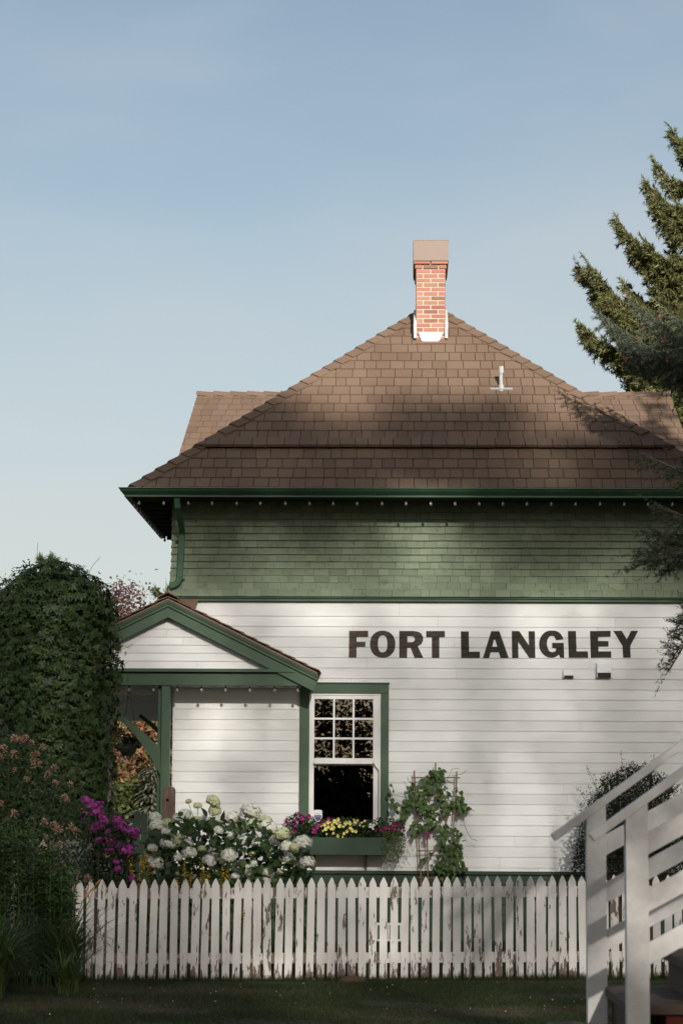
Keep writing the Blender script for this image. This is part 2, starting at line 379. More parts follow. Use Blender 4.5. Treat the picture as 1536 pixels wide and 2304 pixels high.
# painted lettering, laid on the boards
LET = [(775, [(64,92),(340,92),(338,180),(173,180),(173,250),(300,250),(298,324),(173,324),(170,478),(60,478)], None),
 (775, 'O', None),
 (775, [(785,94),(990,94),(1060,105),(1105,135),(1130,190),(1125,240),(1100,285),(1052,316),(1132,482),(1005,482),(948,338),(900,338),(898,482),(785,482)], [(900,170),(970,170),(1000,182),(1010,210),(1000,240),(975,254),(903,256)]),
 (775, [(1172,95),(1440,95),(1442,186),(1362,186),(1362,482),(1254,482),(1254,186),(1174,186)], None),
 (1025, [(70,100),(184,100),(190,392),(345,392),(345,482),(76,482)], None),
 (1025, [(508,97),(625,97),(760,484),(642,484),(615,402),(500,402),(478,484),(388,484)], [(545,220),(565,220),(595,322),(524,322)]),
 (1025, [(803,95),(910,95),(1050,300),(1044,97),(1135,97),(1142,484),(1055,484),(895,250),(900,484),(808,484)], None),
 (1200, [(425,215),(412,175),(390,140),(360,112),(330,97),(295,89),(250,88),(215,91),(180,102),(145,125),(115,155),(92,200),(80,240),(75,285),(79,325),(90,365),(108,398),(132,428),(160,452),(192,470),(222,479),(255,482),(285,479),(315,468),(340,453),(360,435),(382,482),(438,482),(430,265),(262,265),(265,342),(322,345),(318,380),(295,394),(260,400),(240,394),(222,381),(205,352),(194,318),(188,285),(190,248),(198,220),(207,198),(220,180),(237,169),(255,165),(275,167),(292,174),(305,190),(320,228)], None),
 (1200, [(490,95),(606,95),(615,388),(778,388),(782,482),(503,482)], None),
 (1200, [(808,95),(1105,92),(1104,180),(925,182),(925,238),(1074,240),(1074,320),(930,322),(930,388),(1112,388),(1114,480),(820,482)], None),
 (1200, [(1142,92),(1265,92),(1338,215),(1398,92),(1500,92),(1388,310),(1394,480),(1284,480),(1275,310)], None)]
def sup(cx, cy, rx, ry, e, n=40):
    out = []
    for i in range(n):
        t = 2*math.pi*i/n; c, s = math.cos(t), math.sin(t)
        out.append((cx+rx*math.copysign(abs(c)**(2/e), c), cy+ry*math.copysign(abs(s)**(2/e), s)))
    return out
def lettering(LET):
    import bmesh
    cu = bpy.data.curves.new('tmp', 'CURVE'); cu.dimensions = '2D'; cu.fill_mode = 'BOTH'
    for ox, outer, hole in LET:
        if outer == 'O': outer, hole = sup(547, 285, 183, 195, 2.15), sup(547, 281, 67, 122, 2.5)
        for poly in (outer, hole):
            if not poly: continue
            sp = cu.splines.new('POLY'); sp.points.add(len(poly)-1); sp.use_cyclic_u = True
            for q, (x, y) in zip(sp.points, poly):
                w_ = P(ox+x/6.4, 1405+y/6.4, -.014); q.co = (w_[0], w_[2], 0, 1)
    o = bpy.data.objects.new('tmp', cu); C.objects.link(o)
    dg = bpy.context.evaluated_depsgraph_get(); me = bpy.data.meshes.new_from_object(o.evaluated_get(dg))
    bpy.data.objects.remove(o)
    V, Fs = [], []
    for k in range(len(ZL)-1):
        zt, zb = ZL[k], ZL[k+1]
        bm = bmesh.new(); bm.from_mesh(me)
        for co, no in ((zt, 1), (zb, -1)):
            bmesh.ops.bisect_plane(bm, geom=bm.verts[:]+bm.edges[:]+bm.faces[:], plane_co=(0, co, 0), plane_no=(0, no, 0), clear_outer=True)
        bm.verts.index_update(); o_ = len(V)
        for v_ in bm.verts:
            z = v_.co.y; t = (z-zb)/(zt-zb); V.append((v_.co.x, -.013+.011*t-.0035, z+.0005))
        for f_ in bm.faces: Fs.append(tuple(q.index+o_ for q in f_.verts))
        bm.free()
    mb = MB(); mb.v, mb.f, mb.m = V, Fs, [0]*len(Fs)
    mb.build('painted_word', M['letters'], HS)
lettering(LET[:4]); lettering(LET[4:])

# ---- roof
def shingle_face(mb, O, U, V, N, nrows, e, lim, tabs=(.14,.17,.20,.24), th=.017, thick_row=None, lift=0.0):
    """courses of tabs; lim(v) -> (u0,u1)"""
    O, U, V, N = (np.array(q, float) for q in (O, U, V, N))
    for i in range(nrows):
        v0 = i*e; v1 = min((i+1.16)*e, nrows*e)
        a0, b0 = lim(v0); a1, b1 = lim(v1)
        t_ = th*(2.4 if thick_row == i else 1.0); base = lift+(.016 if thick_row == i else 0)
        u = a0-rnd.random()*.2
        while u < b0:
            w_ = rnd.choice(tabs); g = u+w_; j = rnd.uniform(0, .0035); dv = rnd.uniform(-.004, .004)
            l0, r0, l1, r1 = max(u+.004, a0), min(g-.004, b0), max(u+.004, a1), min(g-.004, b1)
            if r0-l0 > .01:
                if r1 < l1: l1 = r1 = min(max((l0+r0)/2, a1), b1)
                q = lambda uu, vv, nn: O+U*uu+V*vv+N*nn
                mb.hexa([q(l0,v0+dv,base+t_+j), q(r0,v0+dv,base+t_+j), q(r1,v1,lift+.001), q(l1,v1,lift+.001),
                         q(l0,v0+dv,base+2*t_+j), q(r0,v0+dv,base+2*t_+j), q(r1,v1,lift+t_), q(l1,v1,lift+t_)])
            u = g
PIT = math.atan2(APEX[2]-EZ, HALF); SL = HALF/math.cos(PIT); NR = 21; EXPO = SL/NR
m = MB()
# underlay surfaces
A_ = APEX-np.array([0,0,.012]); FL = (EX0,EY,EZ-.012); FR = (EX1,EY,EZ-.012); A2 = (XA, YB+.4, 9.188); BL = (EX0,YB+.4,EZ-.012); BR = (EX1,YB+.4,EZ-.012)
m.add([FL,FR,A_,A2,BL,BR], [(0,1,2),(0,2,3,4),(1,5,3,2),(4,3,5)])
cp, sp_ = math.cos(PIT), math.sin(PIT)
shingle_face(m, (EX0,EY,EZ), (1,0,0), (0,cp,sp_), (0,-sp_,cp), NR, EXPO, lambda v: (v*cp, 2*HALF-v*cp), thick_row=4)
shingle_face(m, (EX0,YB+.4,EZ), (0,-1,0), (cp,0,sp_), (-sp_,0,cp), NR, EXPO, lambda v: (0, YB+.4-EY-v*cp), tabs=(.3,.4,.5))
shingle_face(m, (EX1,EY,EZ), (0,1,0), (-cp,0,sp_), (sp_,0,cp), NR, EXPO, lambda v: (v*cp, YB+.4-EY), tabs=(.3,.4,.5))
roof = m.build('roof', M['roof'], HS)
# hip caps
def caps(mb, A, B, wl, wr, up, n, w_=.15, th=.014):
    A, B = np.array(A, float), np.array(B, float); wl, wr, up = (unit(np.array(q, float)) for q in (wl, wr, up))
    for i in range(n):
        a = A+(B-A)*(i/n); b = A+(B-A)*min(1, (i+1.25)/n); ha, hb = .040+rnd.uniform(0,.005), .014
        for wv in (wl, wr):
            ring = lambda c, h: [c+up*h, c+wv*w_+up*(h-.0), c+wv*w_+up*(h+th), c+up*(h+th+.004)]
            p = ring(a, ha)+ring(b, hb); mb.add(p, [(0,1,2,3),(7,6,5,4),(0,4,5,1),(1,5,6,2),(2,6,7,3),(3,7,4,0)])
m = MB()
hv = np.array([1,1,math.tan(PIT)])
for sx, cx in ((1, EX0), (-1, EX1)):
    A = np.array([cx, EY, EZ+.01]); B = APEX+np.array([0,0,.01]); d = unit(B-A)
    nf = np.array([0,-sp_,cp]); ns = np.array([-sx*sp_,0,cp])
    w1 = np.cross(nf, d); w1 *= np.sign(w1[0]*sx) ; w2 = np.cross(ns, d); w2 *= np.sign(w2[1])
    caps(m, A, B, w1, w2, nf+ns, 26, .135)
caps(m, (XA, YB+.4, 9.21), (XA, EY+HALF, 9.21), (-cp,0,-sp_), (cp,0,-sp_), (0,0,1), 60, .14)
m.build('hip_cap', M['roof'], roof)
# side gables over the wings
GY, GZ, GX0, GX1 = 10.0, 9.04, -3.63, 4.66
m = MB(); gs = math.atan(.60); gl = 4.6/math.cos(gs); gc, gsn = math.cos(gs), math.sin(gs); ge = gl/20
O_ = np.array([GX0, GY-4.6, GZ-4.6*.60])
shingle_face(m, O_, (1,0,0), (0,gc,gsn), (0,-gsn,gc), 20, ge, lambda v: (-.17*(1-v/gl), GX1-GX0+.17*(1-v/gl)), tabs=(.15,.19,.24))
m.add([O_+(-.16,0,-.012), O_+(GX1-GX0+.16,0,-.012), (GX1,GY,GZ-.012), (GX0,GY,GZ-.012), (GX0-.16,GY+4.6,GZ-2.76-.012), (GX1+.16,GY+4.6,GZ-2.76-.012)], [(0,1,2,3),(3,2,5,4)])
gab = m.build('gable_roof', M['roof'], HS)
m = MB(); caps(m, (GX0-.02, GY, GZ+.01), (XA-.5, GY, GZ+.01), (0,-gc,-gsn), (0,gc,-gsn), (0,0,1), 12, .15); m.build('ridge_cap', M['roof'], gab); m = MB(); caps(m, (GX1+.02, GY, GZ+.01), (XA+.5, GY, GZ+.01), (0,-gc,-gsn), (0,gc,-gsn), (0,0,1), 12, .15)
m.build('ridge_cap', M['roof'], gab)
for gx, s_ in ((GX0+.35, -1), (GX1-.35, 1)):
    m = MB(); m.prism([(gx, GY-4.2, 6.2), (gx, GY+4.2, 6.2), (gx, GY, GZ-.1)], (s_*.05, 0, 0))
    m.box(min(gx, gx-s_*.5), max(gx, gx-s_*.5), GY-4.2, GY+4.2, 0, 6.199); m.build('wing_wall', M['siding'], HS)
# soffit, rafters
m = MB(); m.box(EX0+.03, EX1-.03, EY+.03, -.10, 5.80, 5.83); m.box(EX0+.03, XL-.10, -.099, 4.0, 5.80, 5.83); m.box(XR+.10, EX1-.03, -.099, 4.0, 5.80, 5.83)
for k in range(9): m.box(EX0+.06, XL-.06, .0+k*.45, .06+k*.45, 5.72, 5.799)
m.build('soffit', M['dark'], HS)
# gutter (ogee profile) front and left
prof = [(-.575,5.905),(-.575,5.795),(-.645,5.795),(-.655,5.803),(-.655,5.815),(-.678,5.835),(-.705,5.862),(-.712,5.888),(-.722,5.892),(-.722,5.906),(-.700,5.908)]
m = MB()
L0 = [(EX0-.005-(-y-.575), y, z) for y, z in prof]; L1 = [(EX1+.005+(-y-.575), y, z) for y, z in prof]
n_ = len(prof); m.add(L0+L1, [(i, (i+1)%n_, n_+(i+1)%n_, n_+i) for i in range(n_)])
L2 = [(EX0-.005-(-y-.575), 4.1, z) for y, z in prof]; m.add(L0+L2, [(i, n_+i, n_+(i+1)%n_, (i+1)%n_) for i in range(n_)]+[tuple(range(n_, 2*n_))])
L3 = [(EX1+.005+(-y-.575), 4.1, z) for y, z in prof]; m.add(L1+L3, [(i, (i+1)%n_, n_+(i+1)%n_, n_+i) for i in range(n_)])
gt = m.build('gutter', M['gutter'], HS)
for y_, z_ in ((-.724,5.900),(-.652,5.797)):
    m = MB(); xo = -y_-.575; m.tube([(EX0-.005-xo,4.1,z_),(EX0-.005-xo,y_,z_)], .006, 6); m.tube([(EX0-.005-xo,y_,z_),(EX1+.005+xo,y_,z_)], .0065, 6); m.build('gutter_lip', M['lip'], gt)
# downspout
def rect_sweep(mb, pts, w_, d_):
    pts = [np.array(p, float) for p in pts]; rings = []
    for i, p in enumerate(pts):
        t = unit(pts[min(i+1,len(pts)-1)]-pts[max(i-1,0)]); a = np.array([0,1,0])-t*t[1]
        if np.linalg.norm(a) < .2: a = np.array([0,0,1.])-t*t[2]
        a = unit(a); b = np.cross(t, a); rings.append([p+sx*b*w_/2+sy*a*d_/2 for sx, sy in ((-1,-1),(1,-1),(1,1),(-1,1))])
    vs_ = [q for r_ in rings for q in r_]; k = len(rings)
    mb.add(vs_, [(4*i+j, 4*i+(j+1)%4, 4*i+4+(j+1)%4, 4*i+4+j) for i in range(k-1) for j in range(4)]+[(3,2,1,0), tuple(range(4*k-4, 4*k))])
m = MB()
a = P(398,1121,-.62); b = P(400,1140,-.60); c_ = P(410,1196,-.16); d_ = P(410,1205,-.13); e_ = P(405,1298,-.14)
rect_sweep(m, [a, b, c_], .075, .055); rect_sweep(m, [c_+(0,0,.012), d_, e_], .078, .058)
arc = [e_+(0,0,.01)]
for k in range(8):
    t = k/7*R(75); arc.append(e_+np.array([-.11*(1-math.cos(t)), 0, -.11*math.sin(t)]))
arc.append(arc[-1]+np.array([-.05,0,-.014]))
for k in range(len(arc)-1): rect_sweep(m, [arc[k]+(arc[k]-arc[k+1])*.15, arc[k+1]], .080-.006*(k%2), .060-.005*(k%2))
for zz in (1215, 1303):
    q = P(405,zz,-.12); m.box(q[0]-.06, q[0]+.06, -.11, -.06, q[2]-.012, q[2]+.012)
m.build('downspout', M['gutter'], HS, bevel=.004)

# ---- chimney
def roofpt(px, py):
    d = ROT @ np.array([(px-768)/F_PX, (1152-py)/F_PX, -1.0]); N_ = np.array([0,-sp_,cp]); O_ = np.array([EX0,EY,EZ])
    return CAM+d*(np.dot(O_-CAM, N_)/np.dot(d, N_))
cb = roofpt(969, 771); CY0 = cb[1]; CX0 = P(935.5,680,CY0)[0]; CX1 = P(1001.5,680,CY0)[0]; CD = 1.05
ct = P(969, 586, CY0)[2]
m = MB(); hh = .0665; nb = int((ct-cb[2]+.5)/hh); wdt = CX1-CX0
core = MB(); core.box(CX0+.006, CX1-.006, CY0+.006, CY0+CD-.006, ct-nb*hh, ct+.12)
for i in range(nb):
    z1 = ct-i*hh; z0 = z1-hh+.011; g = .035 if i == 0 else (.015 if i == 1 else 0)
    x0, x1, y0, y1 = CX0-g, CX1+g, CY0-g, CY0+CD+g; W_ = x1-x0; mid = (x0+x1)/2
    cuts = [x0, mid, x1] if i % 2 == 0 else [x0, x0+W_*.25, x0+W_*.75, x1]
    for a, b in zip(cuts[:-1], cuts[1:]):
        la = .0 if a == x0 else .007; lb = .0 if b == x1 else .007
        j = rnd.uniform(-.002,.002)
        m.box(a+la, b-lb, y0+j, y0+.09, z0, z1-.002); m.box(a+la, b-lb, y1-.09, y1, z0, z1-.002)
    ys = [y0+.0905+k*(y1-y0-.181)/4.5 for k in range(5)]+[y1-.0905]
    if i % 2: ys = [y0+.0905]+[y+.1 for y in ys[:-2]]+[y1-.0905]
    for a, b in zip(ys[:-1], ys[1:]):
        if b-a > .03: m.box(x0, x0+.09, a+.005, b-.005, z0, z1-.002); m.box(x1-.09, x1, a+.005, b-.005, z0, z1-.002)
ch = m.build('chimney', M['brick'], HS, bevel=.003)
core.build('chimney_core', M['mortar'], ch)
m = MB(); tz = P(969, 543, CY0)[2]; bz = P(969, 588, CY0)[2]
kx0, kx1 = P(929.5,560,CY0-.04)[0], P(1008.5,560,CY0-.04)[0]; ky0, ky1 = CY0-.05, CY0+CD+.06
m.box(kx0, kx1, ky0, ky0+.012, bz, tz-.001); m.box(kx0, kx1, ky1-.012, ky1, bz, tz-.001); m.box(kx0, kx0+.012, ky0+.0125, ky1-.0125, bz, tz-.001); m.box(kx1-.012, kx1, ky0+.0125, ky1-.0125, bz, tz-.001)
m.box(kx0-.003, kx1+.003, ky0-.003, ky1+.003, tz, tz+.012)
m.build('chimney_cap', M['cap'], ch)
m = MB(); m.box(kx0+.014, kx1-.014, ky0+.014, ky1-.014, bz+.03, bz+.05); m.build('cap_lining', M['black'], ch)
m = MB(); q = lambda px, py, o=0: roofpt(px, py)+np.array([0,-sp_,cp])*(.03+o)
Yf = CY0-.022
f1, f2, f3, f4 = P(941,748,Yf), P(997,748,Yf), P(986,772,Yf-.12), P(950,772,Yf-.12)
m.prism([P(941,748,Yf), P(997,748,Yf), P(989,765,Yf-.012), P(947,765,Yf-.012)], (0,.012,.0)); m.prism([P(947.5,766,Yf-.02), P(988.5,766,Yf-.02), q(985,774,.012), q(951,774,.012)], (0,.012,.006))
for sx, xx in ((-1, CX0), (1, CX1)):
    aa = [(xx, CY0-.04, P(969,765,CY0)[2]), (xx, CY0-.04, P(969,724,CY0)[2])]
    m.tube([(xx+sx*.012, CY0-.03, P(969,762,CY0)[2]), (xx+sx*.014, CY0-.03, P(969,727,CY0)[2]), (xx+sx*.014, CY0+.3, P(969,690,CY0)[2])], [.024,.026,.02], 8)
m.build('chimney_flashing', M['flash'], ch)
m = MB(); m.prism([q(935,778), q(1004,778), q(1001,760), q(938,760)], tuple(np.array([0,-sp_,cp])*.012)); m.build('chimney_apron', M['copper'], ch)
# vent pipe
vb = roofpt(1127, 880)
m = MB(); m.tube([vb+(0,0,-.05), vb+(-.005,0,.22), vb+(0,0,.345)], [.026,.027,.03], 12); m.tube([vb+(0,0,.25), vb+(0,0,.35)], .037, 12); m.tube([vb+(0,.0,-.02), vb+(0,0,.09)], [.055,.036], 12)
N_ = np.array([0,-sp_,cp]); V_ = np.array([0,cp,sp_]); U_ = np.array([1.,0,0]); c0 = vb+N_*.03
m.prism([c0-U_*.155-V_*.03, c0+U_*.155-V_*.03, c0+U_*.155+V_*.01, c0-U_*.155+V_*.01], N_*.02)
m.build('roof_vent_pipe', M['pipe'], HS)

# ---- window
m = MB()
m.box(-1.362, ox0-.001, -.042, .0115, 1.30, 3.256); m.box(ox1+.03, -.189, -.042, .0115, 1.30, 3.256); m.box(-1.362, -.189, -.046, .0115, 3.257, 3.385); m.box(-1.375, -.176, -.062, .0115, 3.386, 3.402)
win = m.build('window', M['green'], HS, bevel=.004)
m = MB()
jx0, jx1 = ox0, ox1+.029
m.box(jx0, jx0+.02, -.030, .10, 1.46, 3.255); m.box(jx1-.02, jx1, -.030, .10, 1.46, 3.255); m.box(jx0+.0205, jx1-.0205, -.030, .10, 3.232, 3.255)
sx0, sx1 = jx0+.021, jx1-.021; zt, zm, zb = 3.231, 2.345, 1.52
g1 = MB()
# upper sash 3 x 3
gx0, gx1, gz0, gz1 = P(707,1640,0)[0], P(839,1640,0)[0], P(770,1706,0)[2], P(770,1573,0)[2]
m.box(sx0, gx0, -.020, .02, gz0-.05, zt); m.box(gx1, sx1, -.020, .02, gz0-.05, zt); m.box(gx0+.0005, gx1-.0005, -.018, .02, gz1, zt); m.box(gx0+.0005, gx1-.0005, -.022, .03, zm-.012, gz0)
for k in (1, 2):
    xx = gx0+(gx1-gx0)*k/3; m.box(xx-.012, xx+.012, -.014, .016, gz0+.0005, gz1-.0005)
    zz = gz0+(gz1-gz0)*k/3; m.box(gx0+.0005, gx1-.0005, -.012, .014, zz-.013, zz+.013)
for sx, xx in ((0, sx0), (1, gx1)):   # horns
    w_ = (gx0-sx0) if not sx else (sx1-gx1); zz = gz0-.05
    x_in = xx+w_ if not sx else xx; x_out = xx if not sx else xx+w_
    m.prism([(x_out,-.018,zz), (x_in,-.018,zz), (x_in*.6+x_out*.4,-.018,zz-.05), (x_out,-.018,zz-.11)], (0,.034,0))
# lower sash (behind)
m.box(sx0, gx0-.004, .031, .06, zb, zm+.03); m.box(gx1+.004, sx1, .031, .06, zb, zm+.03); m.box(gx0-.0035, gx1+.0035, .031, .06, zb, zb+.055); m.box(gx0-.0035, gx1+.0035, .031, .06, zm-.03, zm+.02)
m.build('sash', M['sash'], win, bevel=.002)
for r_ in range(3):
    for c_ in range(3):
        a, b = gx0+(gx1-gx0)*c_/3, gx0+(gx1-gx0)*(c_+1)/3; z0, z1 = gz0+(gz1-gz0)*r_/3, gz0+(gz1-gz0)*(r_+1)/3
        t1, t2 = rnd.uniform(-.0009,.0009), rnd.uniform(-.0009,.0009)
        g1.add([(a,.003+t1,z0),(b,.003-t1,z0),(b,.003-t1+t2,z1),(a,.003+t1+t2,z1)], [(0,1,2,3)])
g1.add([(gx0-.003,.045,zb+.05),(gx1+.003,.045,zb+.05),(gx1+.003,.0455,zm-.02),(gx0-.003,.0445,zm-.02)], [(0,1,2,3)])
g1.build('glass', M['glass'], win)
m = MB(); m.box(-1.40, -.15, -.09, -.0425, 1.395, 1.44); m.box(jx0+.0005, jx1-.0005, -.0424, .10, 1.41, 1.458); m.build('sill', M['green'], win)

# ---- wall vents
for (x0, x1, y0, y1) in ((1267,1290,1508,1525), (1342,1374,1492,1524)):
    a, b = P(x0,y0,-.08), P(x1,y1,-.08); h_ = a[2]-b[2]
    m = MB(); yo = -.10 if x1-x0 > 25 else -.08
    m.prism([(a[0],-.012,a[2]), (a[0],yo*.55,a[2]), (a[0],yo,b[2]+h_*.32), (a[0],yo,b[2]), (a[0],-.012,b[2])][::-1], (.006,0,0)); m.prism([(b[0],-.012,a[2]), (b[0],yo*.55,a[2]), (b[0],yo,b[2]+h_*.32), (b[0],yo,b[2]), (b[0],-.012,b[2])], (-.006,0,0))
    m.prism([(a[0]+.0065,-.012,a[2]), (a[0]+.0065,yo*.55,a[2]), (a[0]+.0065,yo,b[2]+h_*.32), (a[0]+.0065,yo+.006,b[2]+h_*.32), (a[0]+.0065,yo*.55+.006,a[2]-.006), (a[0]+.0065,-.012,a[2]-.006)], (b[0]-a[0]-.013,0,0))
    m.box(a[0]-.012, b[0]+.012, -.026, -.0165, b[2]-.005, a[2]+.012)
    o = m.build('vent_hood', M['siding'], HS)
    m = MB(); m.box(a[0]+.007, b[0]-.007, yo+.014, -.0265, b[2]+.004, b[2]+h_*.27); m.build('vent_opening', M['mort2'], o)

# ---- porch gable and canopy down the left side
PX, PZ_ = -3.069, 4.521; PT = .491; PXR = -1.093; PXL = 2*PX-PXR; pa = math.atan(PT); pc, ps = math.cos(pa), math.sin(pa)
pline = lambda x: PZ_-PT*abs(x-PX)
m = MB(); psl = (PXR-PX)/pc; YF = -.64
shingle_face(m, (PXR, YF, pline(PXR)-.05), (0,1,0), (-pc,0,ps), (ps,0,pc), 12, psl/12, lambda v: (0, -YF-.03), tabs=(.2,.25,.3), th=.014)
shingle_face(m, (PXL, 9.0, pline(PXL)-.05), (0,-1,0), (pc,0,ps), (-ps,0,pc), 12, psl/12, lambda v: (0, 9.0-YF), tabs=(.3,.4,.5), th=.014)
for sgn in (1, -1):
    x_e = PXR if sgn > 0 else PXL; yb = -.03 if sgn > 0 else 9.0
    m.add([(PX,YF+.01,PZ_-.055),(x_e,YF+.01,pline(x_e)-.055),(x_e,yb,pline(x_e)-.055),(PX,yb,PZ_-.055)], [(0,1,2,3)])
proof = m.build('porch_roof', M['roof'], HS)
m = MB(); caps(m, (PX, YF-.01, PZ_-.035), (PX, -.05, PZ_-.035), (pc,0,-ps), (-pc,0,-ps), (0,0,1), 3, .13); m.build('ridge_cap', M['roof'], proof)
m = MB(); m.add([P(403,1348,-.12), P(447,1350,-.09), P(438,1369,-.30), P(412,1358,-.4)], [(0,1,2,3)]); m.build('flashing', M['copper'], proof)
def rake(mb, d0, d1, y0, y1, cut=0.0):
    for x_e in (PXR-.02, PXL+.02):
        mb.prism([(PX,y0,PZ_-d0), (x_e,y0,pline(x_e)-d0), (x_e-math.copysign(cut, x_e-PX),y0,pline(x_e)-d1), (PX,y0,PZ_-d1)], (0,y1-y0,0))
m = MB(); rake(m, .062, .085, -.622, -.53); m.build('drip_edge', M['copper'], HS)
m = MB(); rake(m, .086, .108, -.612, -.52); rake(m, .1085, .128, -.598, -.52); rake(m, .1285, .152, -.580, -.52); rake(m, .1525, .166, -.588, -.52); rake(m, .1665, .305, -.558, -.518, .05)
m.build('bargeboard', M['green'], HS)
m = MB(); m.box(PXL+.25, -1.30, -.515, -.36, 3.326, 3.500); m.box(PXL+.25, -1.42, -.575, -.36, 3.501, 3.545)
m.build('porch_beam', M['green'], HS, bevel=.004)
m = MB(); rr = .105; k = 0
while 3.546+k*rr < PZ_-.2:
    z0 = 3.546+k*rr; z1 = z0+rr; hx0 = (PZ_-.12-z0)/PT; hx1 = max(.02, (PZ_-.12-z1)/PT)
    brk = rnd.uniform(-.5,.5)*hx1
    for a0, a1, b0, b1 in ((-hx0, brk-.001, -hx1, brk-.001), (brk+.001, hx0, brk+.001, hx1)):
        if a1-a0 > .02: m.hexa([(PX+a0,-.435,z0),(PX+a1,-.435,z0),(PX+a1,-.40,z0),(PX+a0,-.40,z0),(PX+b0,-.422,z1+.003),(PX+b1,-.422,z1+.003),(PX+b1,-.40,z1+.003),(PX+b0,-.40,z1+.003)])
    k += 1
m.build('gable_siding', M['siding'], HS)
# ceiling of the canopy and brackets
m = MB(); m.box(PXL+.1, XL-.02, -.35, 9, 3.33, 3.36); m.box(XL-.0195, -1.35, -.35, -.02, 3.33, 3.36)
for k in range(8): m.bar((PXL+.11, .2+k*1.15, 3.25), (XL-.03, .2+k*1.15, 3.28), .05, .08)
m.build('canopy_ceiling', M['siding'], HS)
m = MB(); m.box(PXL+.03, PXL+.1, -.35, 9, 3.28, 3.42); m.build('canopy_fascia', M['dark'], HS)
m = MB(); m.box(-3.145, -3.032, -.50, -.36, 0, 3.325); m.box(-3.20, -3.1455, -.40, -.30, 0, 3.325); m.build('porch_post', M['green'], HS, bevel=.006)
m = MB(); m.box(-1.352, -1.24, -.06, -.0425, 3.22, 3.325); m.build('bracket_block', M['green'], HS)
m = MB()
def brace(y):
    c = [P(x, yy, -.45) for x, yy in ((232,1571),(272,1604),(318,1644),(362,1683),(362,1746),(350,1722),(335,1698),(306,1657),(267,1613),(236,1586),(225,1578))]
    return [(q[0], y, q[2]) for q in c]
m.prism(brace(-.49), (0,.1,0)); m.build('porch_brace', M['green'], HS, bevel=.004)
for yy in (4.2, 9.0):
    m = MB(); m.prism([(x+.0, y+yy+.45, z) for x, y, z in brace(-.49)], (0,.1,0)); m.build('porch_brace', M['green'], HS)

# ---- string lights
def bulb_mesh():
    m = MB(); m.lathe([(.006,.0),(.009,-.006),(.009,-.03),(.007,-.034)], n=8, m=1)
    m.lathe([(.006,-.034),(.010,-.040),(.0175,-.052),(.020,-.064),(.0175,-.076),(.010,-.084),(.003,-.087)], n=10, m=0)
    me = bpy.data.meshes.new('bulb'); me.from_pydata(m.v, [], m.f); me.materials.append(M['bulb']); me.materials.append(M['socket'])
    me.polygons.foreach_set('material_index', m.m); me.polygons.foreach_set('use_smooth', [True]*len(me.polygons)); return me
BULB = bulb_mesh()
def string(pts, label, sag=.012):
    t = thing('string_lights', pts[0], label, 'string lights', 'strings of light bulbs hung along the eaves')
    m = MB(); pl = []
    for i in range(len(pts)-1):
        a, b = np.array(pts[i]), np.array(pts[i+1]); pl += [a, (a+b)/2-(0,0,sag)]
    m.tube(pl+[np.array(pts[-1])], .0045, 5); m.build('cord', M['socket'], t)
    for p in pts: inst(BULB, 'bulb', p, t, rot=(rnd.uniform(-.12,.12), rnd.uniform(-.12,.12), 0))
zb_ = P(900,1125,-.55)[2]
string([(P(314+54.45*k,1130,-.55)[0], -.55, zb_+.012) for k in range(25)], 'long string of clear bulbs under the green gutter of the front eave')
string([(EX0+.02, -.30+.36*k, 5.78) for k in range(12)], 'string of clear bulbs along the side eave at the left corner of the house')
zb_ = P(500,1545,-.53)[2]
string([(P(x,1545,-.53)[0], -.44, zb_+.02) for x in (182,236,290,344,397,452,507,561,616,669)]+[(P(700,1545,-.53)[0], -.50, zb_+.01)], 'short string of clear bulbs under the green porch gable beam')

# ------------------------------------------------------------------ picket fence
FYD = -7.8
def picket_mesh(seed):
    r_ = random.Random(seed); m = MB(); w_, h_, t_ = .0365, 1.0, .020
    out = [(-w_,-.03)]
    out += [(-w_-.001, .45), (-w_, h_-.070)]
    for k in range(1, 6):
        t = k/6; out.append((-w_*(1-t)**.72*1.0, h_-.070+.070*t**1.15))
    out += [(0, h_)]
    out = out+[(-x, z) for x, z in out[-2::-1]]
    m.prism([(x+r_.uniform(-.0008,.0008), -t_/2, z) for x, z in out], (0, t_, 0))
    me = bpy.data.meshes.new('picket'); me.from_pydata(m.v, [], m.f); me.materials.append(M['peel']); return me
PM = [picket_mesh(k) for k in range(5)]
fence = thing('picket_fence', (-.5, FYD, 0), 'low white picket fence with peeling paint across the front of the garden', 'fence')
ft = lambda x: .995+.0155*(x+2.99)
xk = -3.30; k = 0
while xk < 3.15:
    z0 = gz(xk); h_ = ft(xk)-z0+rnd.uniform(-.006,.006)
    w_ = 1.22 if abs(xk-1.345) < .05 else rnd.uniform(.96,1.04)
    inst(PM[k % 5], 'picket', (xk+rnd.uniform(-.004,.004), FYD+rnd.uniform(-.003,.003), z0), fence, (w_, 1, h_), (R(rnd.uniform(-.8,.8)), R(rnd.uniform(-.7,.85)+.5*max(0,-xk/3)), 0))
    xk += .1036; k += 1
m = MB()
for zz, zz2 in ((.80,.905), (.165,.268)):
    for a, b in ((-3.35,-1.40),(-1.398,1.34),(1.342,3.2)): m.hexa([(a,FYD+.012,zz+gz(a)),(b,FYD+.012,zz+gz(b)),(b,FYD+.05,zz+gz(b)),(a,FYD+.05,zz+gz(a)),(a,FYD+.012,zz2+gz(a)),(b,FYD+.012,zz2+gz(b)),(b,FYD+.05,zz2+gz(b)),(a,FYD+.05,zz2+gz(a))])
m.build('rail', M['railpeel'], fence, bevel=.003)
for xx in (-1.463, 1.355, -3.25):
    m = MB(); m.box(xx-.058, xx+.058, FYD+.0505, FYD+.15, -.1, .955+gz(xx)); m.build('post', M['railpeel'], fence, bevel=.004)

